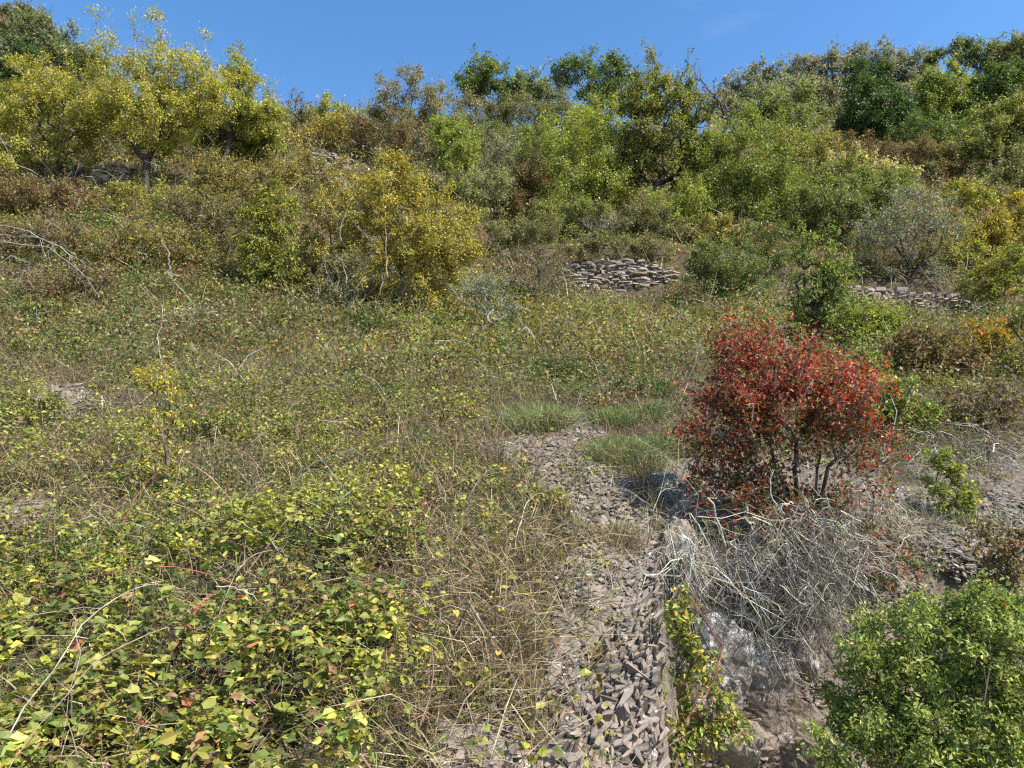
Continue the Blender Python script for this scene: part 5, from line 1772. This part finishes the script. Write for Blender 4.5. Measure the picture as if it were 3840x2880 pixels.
tuft('bleached grass clump at the bottom edge beside the bramble leaves', 1500, 2640, 160, 170, 1500, 14, STRAW[:4])


# ------------------------------------------------------------------ fallen sticks and canes
def stick(label, pts, Y, r0, r1, col, name='fallen_branch', side=3, seed=0, cat='branch'):
    r = np.random.default_rng(seed + 500)
    pts = np.array(pts, float) * K
    n = 12
    t = np.linspace(0, len(pts) - 1, n)
    px = np.interp(t, np.arange(len(pts)), pts[:, 0])
    py = np.interp(t, np.arange(len(pts)), pts[:, 1])
    if np.isscalar(Y):
        Y = [Y, Y]
    Ys = np.linspace(Y[0], Y[1], n) + r.normal(0, 0.001 * np.mean(Y), n)
    a, b = pdir(px, py)
    Q = np.stack([a * Ys, Ys, b * Ys], 1) + r.normal(0, 0.0014 * np.mean(Y), (n, 3))
    Q[:, 2] = np.maximum(Q[:, 2], H(Q[:, 0], Q[:, 1]) + r0)
    rr = np.linspace(r0, r1, n)
    parts = [tubes(Q[:-1], Q[1:], rr[:-1], rr[1:], np.array([col]) * r.uniform(0.8, 1.2, (n - 1, 1)), 5)]
    if side:
        k = r.integers(3, n - 1, side)
        D = norm((Q[k] - Q[k - 1]) / np.linalg.norm(Q[1] - Q[0]) + r.normal(0, 0.55, (side, 3)))
        L = np.linalg.norm(Q[-1] - Q[0]) * r.uniform(0.12, 0.3, side)
        parts.append(tubes(Q[k], Q[k] + D * L[:, None], rr[k] * 0.6, rr[k] * 0.2, np.repeat([col], side, 0), 4))
    v = join(parts)
    o = link(name, mesh_from(name, v[0] - Q[0], v[1], v[2], M_BARK), None, Q[0])
    tag(o, label, cat)


PALEW = (0.27, 0.25, 0.215)
stick('longest bleached fallen branch slanting down from the left edge', [(-20, 482), (60, 500), (140, 540), (205, 582)], (10.5, 9.6), 0.011, 0.004, PALEW, seed=1, side=5)
stick('thin bleached branch just below the longest one at the left edge', [(-20, 505), (80, 512), (160, 545)], (10.2, 9.6), 0.007, 0.003, PALEW, seed=2)
stick('pale fallen branch with forked tip lower at the left edge', [(-10, 520), (100, 530), (180, 590), (215, 640)], (9.8, 9.0), 0.008, 0.003, PALEW, seed=3)
stick('upright broken pale stub on the left bank', [(368, 605), (366, 560), (352, 515)], 10.2, 0.014, 0.008, (0.22, 0.2, 0.17), seed=4, side=1, name='dead_branch', cat='branch')
stick('tall slender pale stem leaning above the yellow flowering weed', [(360, 860), (352, 790), (340, 740), (355, 660)], (5.2, 5.6), 0.0045, 0.002, PALEW, seed=5, side=2, name='dead_branch', cat='branch')
stick('arched grey cane on the left face of the golden bush', [(735, 520), (738, 470), (760, 452), (790, 462)], 10.4, 0.007, 0.004, B_GREY, seed=6, side=2, name='dead_branch', cat='branch')
stick('straight thin brown stem rising through the golden bush', [(838, 600), (832, 480), (822, 330)], (10.6, 11.5), 0.010, 0.004, (0.25, 0.2, 0.14), seed=7, side=3, name='dead_branch', cat='branch')
stick('pale bent twig lying on the middle slope below the thorn bush', [(940, 735), (1000, 738), (1050, 765)], 7.6, 0.008, 0.004, PALEW, seed=8, side=1)
stick('forked dark bare stem leaning in front of the central wall left end', [(1150, 640), (1175, 590), (1215, 555)], 12.4, 0.014, 0.006, B_BROWN, seed=9, side=4, name='dead_branch', cat='branch')
stick('red arching bramble cane over the large leaves at lower left', [(375, 1410), (425, 1310), (470, 1280), (530, 1290)], (2.5, 2.75), 0.0042, 0.002, (0.38, 0.06, 0.05), seed=10, side=0, name='bramble_cane', cat='cane')
stick('grey curved twig beside the red bramble cane', [(470, 1265), (530, 1275), (590, 1330)], 2.6, 0.003, 0.0015, B_PALE, seed=11, side=1)
stick('long thin grey twig in the bleached grass at lower centre', [(900, 1370), (1000, 1310), (1010, 1310)], 2.6, 0.003, 0.0012, PALEW, seed=12, side=2)
stick('dark red shoot arching down beside the creeper', [(1490, 1290), (1560, 1390), (1545, 1470), (1480, 1560)], (2.7, 2.5), 0.004, 0.002, (0.16, 0.07, 0.05), seed=13, side=2, name='creeper_shoot', cat='creeper')
stick('pale dangling root left of the dark hollow under the red shrub', [(1530, 1070), (1560, 1150), (1575, 1250), (1580, 1290)], 3.4, 0.006, 0.003, PALEW, seed=14, side=3, name='dead_branch', cat='branch')
stick('slanting brown stick in the straw at the bottom edge', [(1010, 1300), (1090, 1420), (1130, 1520)], (2.6, 2.3), 0.004, 0.002, (0.22, 0.16, 0.13), seed=15, side=1)
print('STAT', TRI, NS, STAT, sum(STAT.values()) + TRI[0])
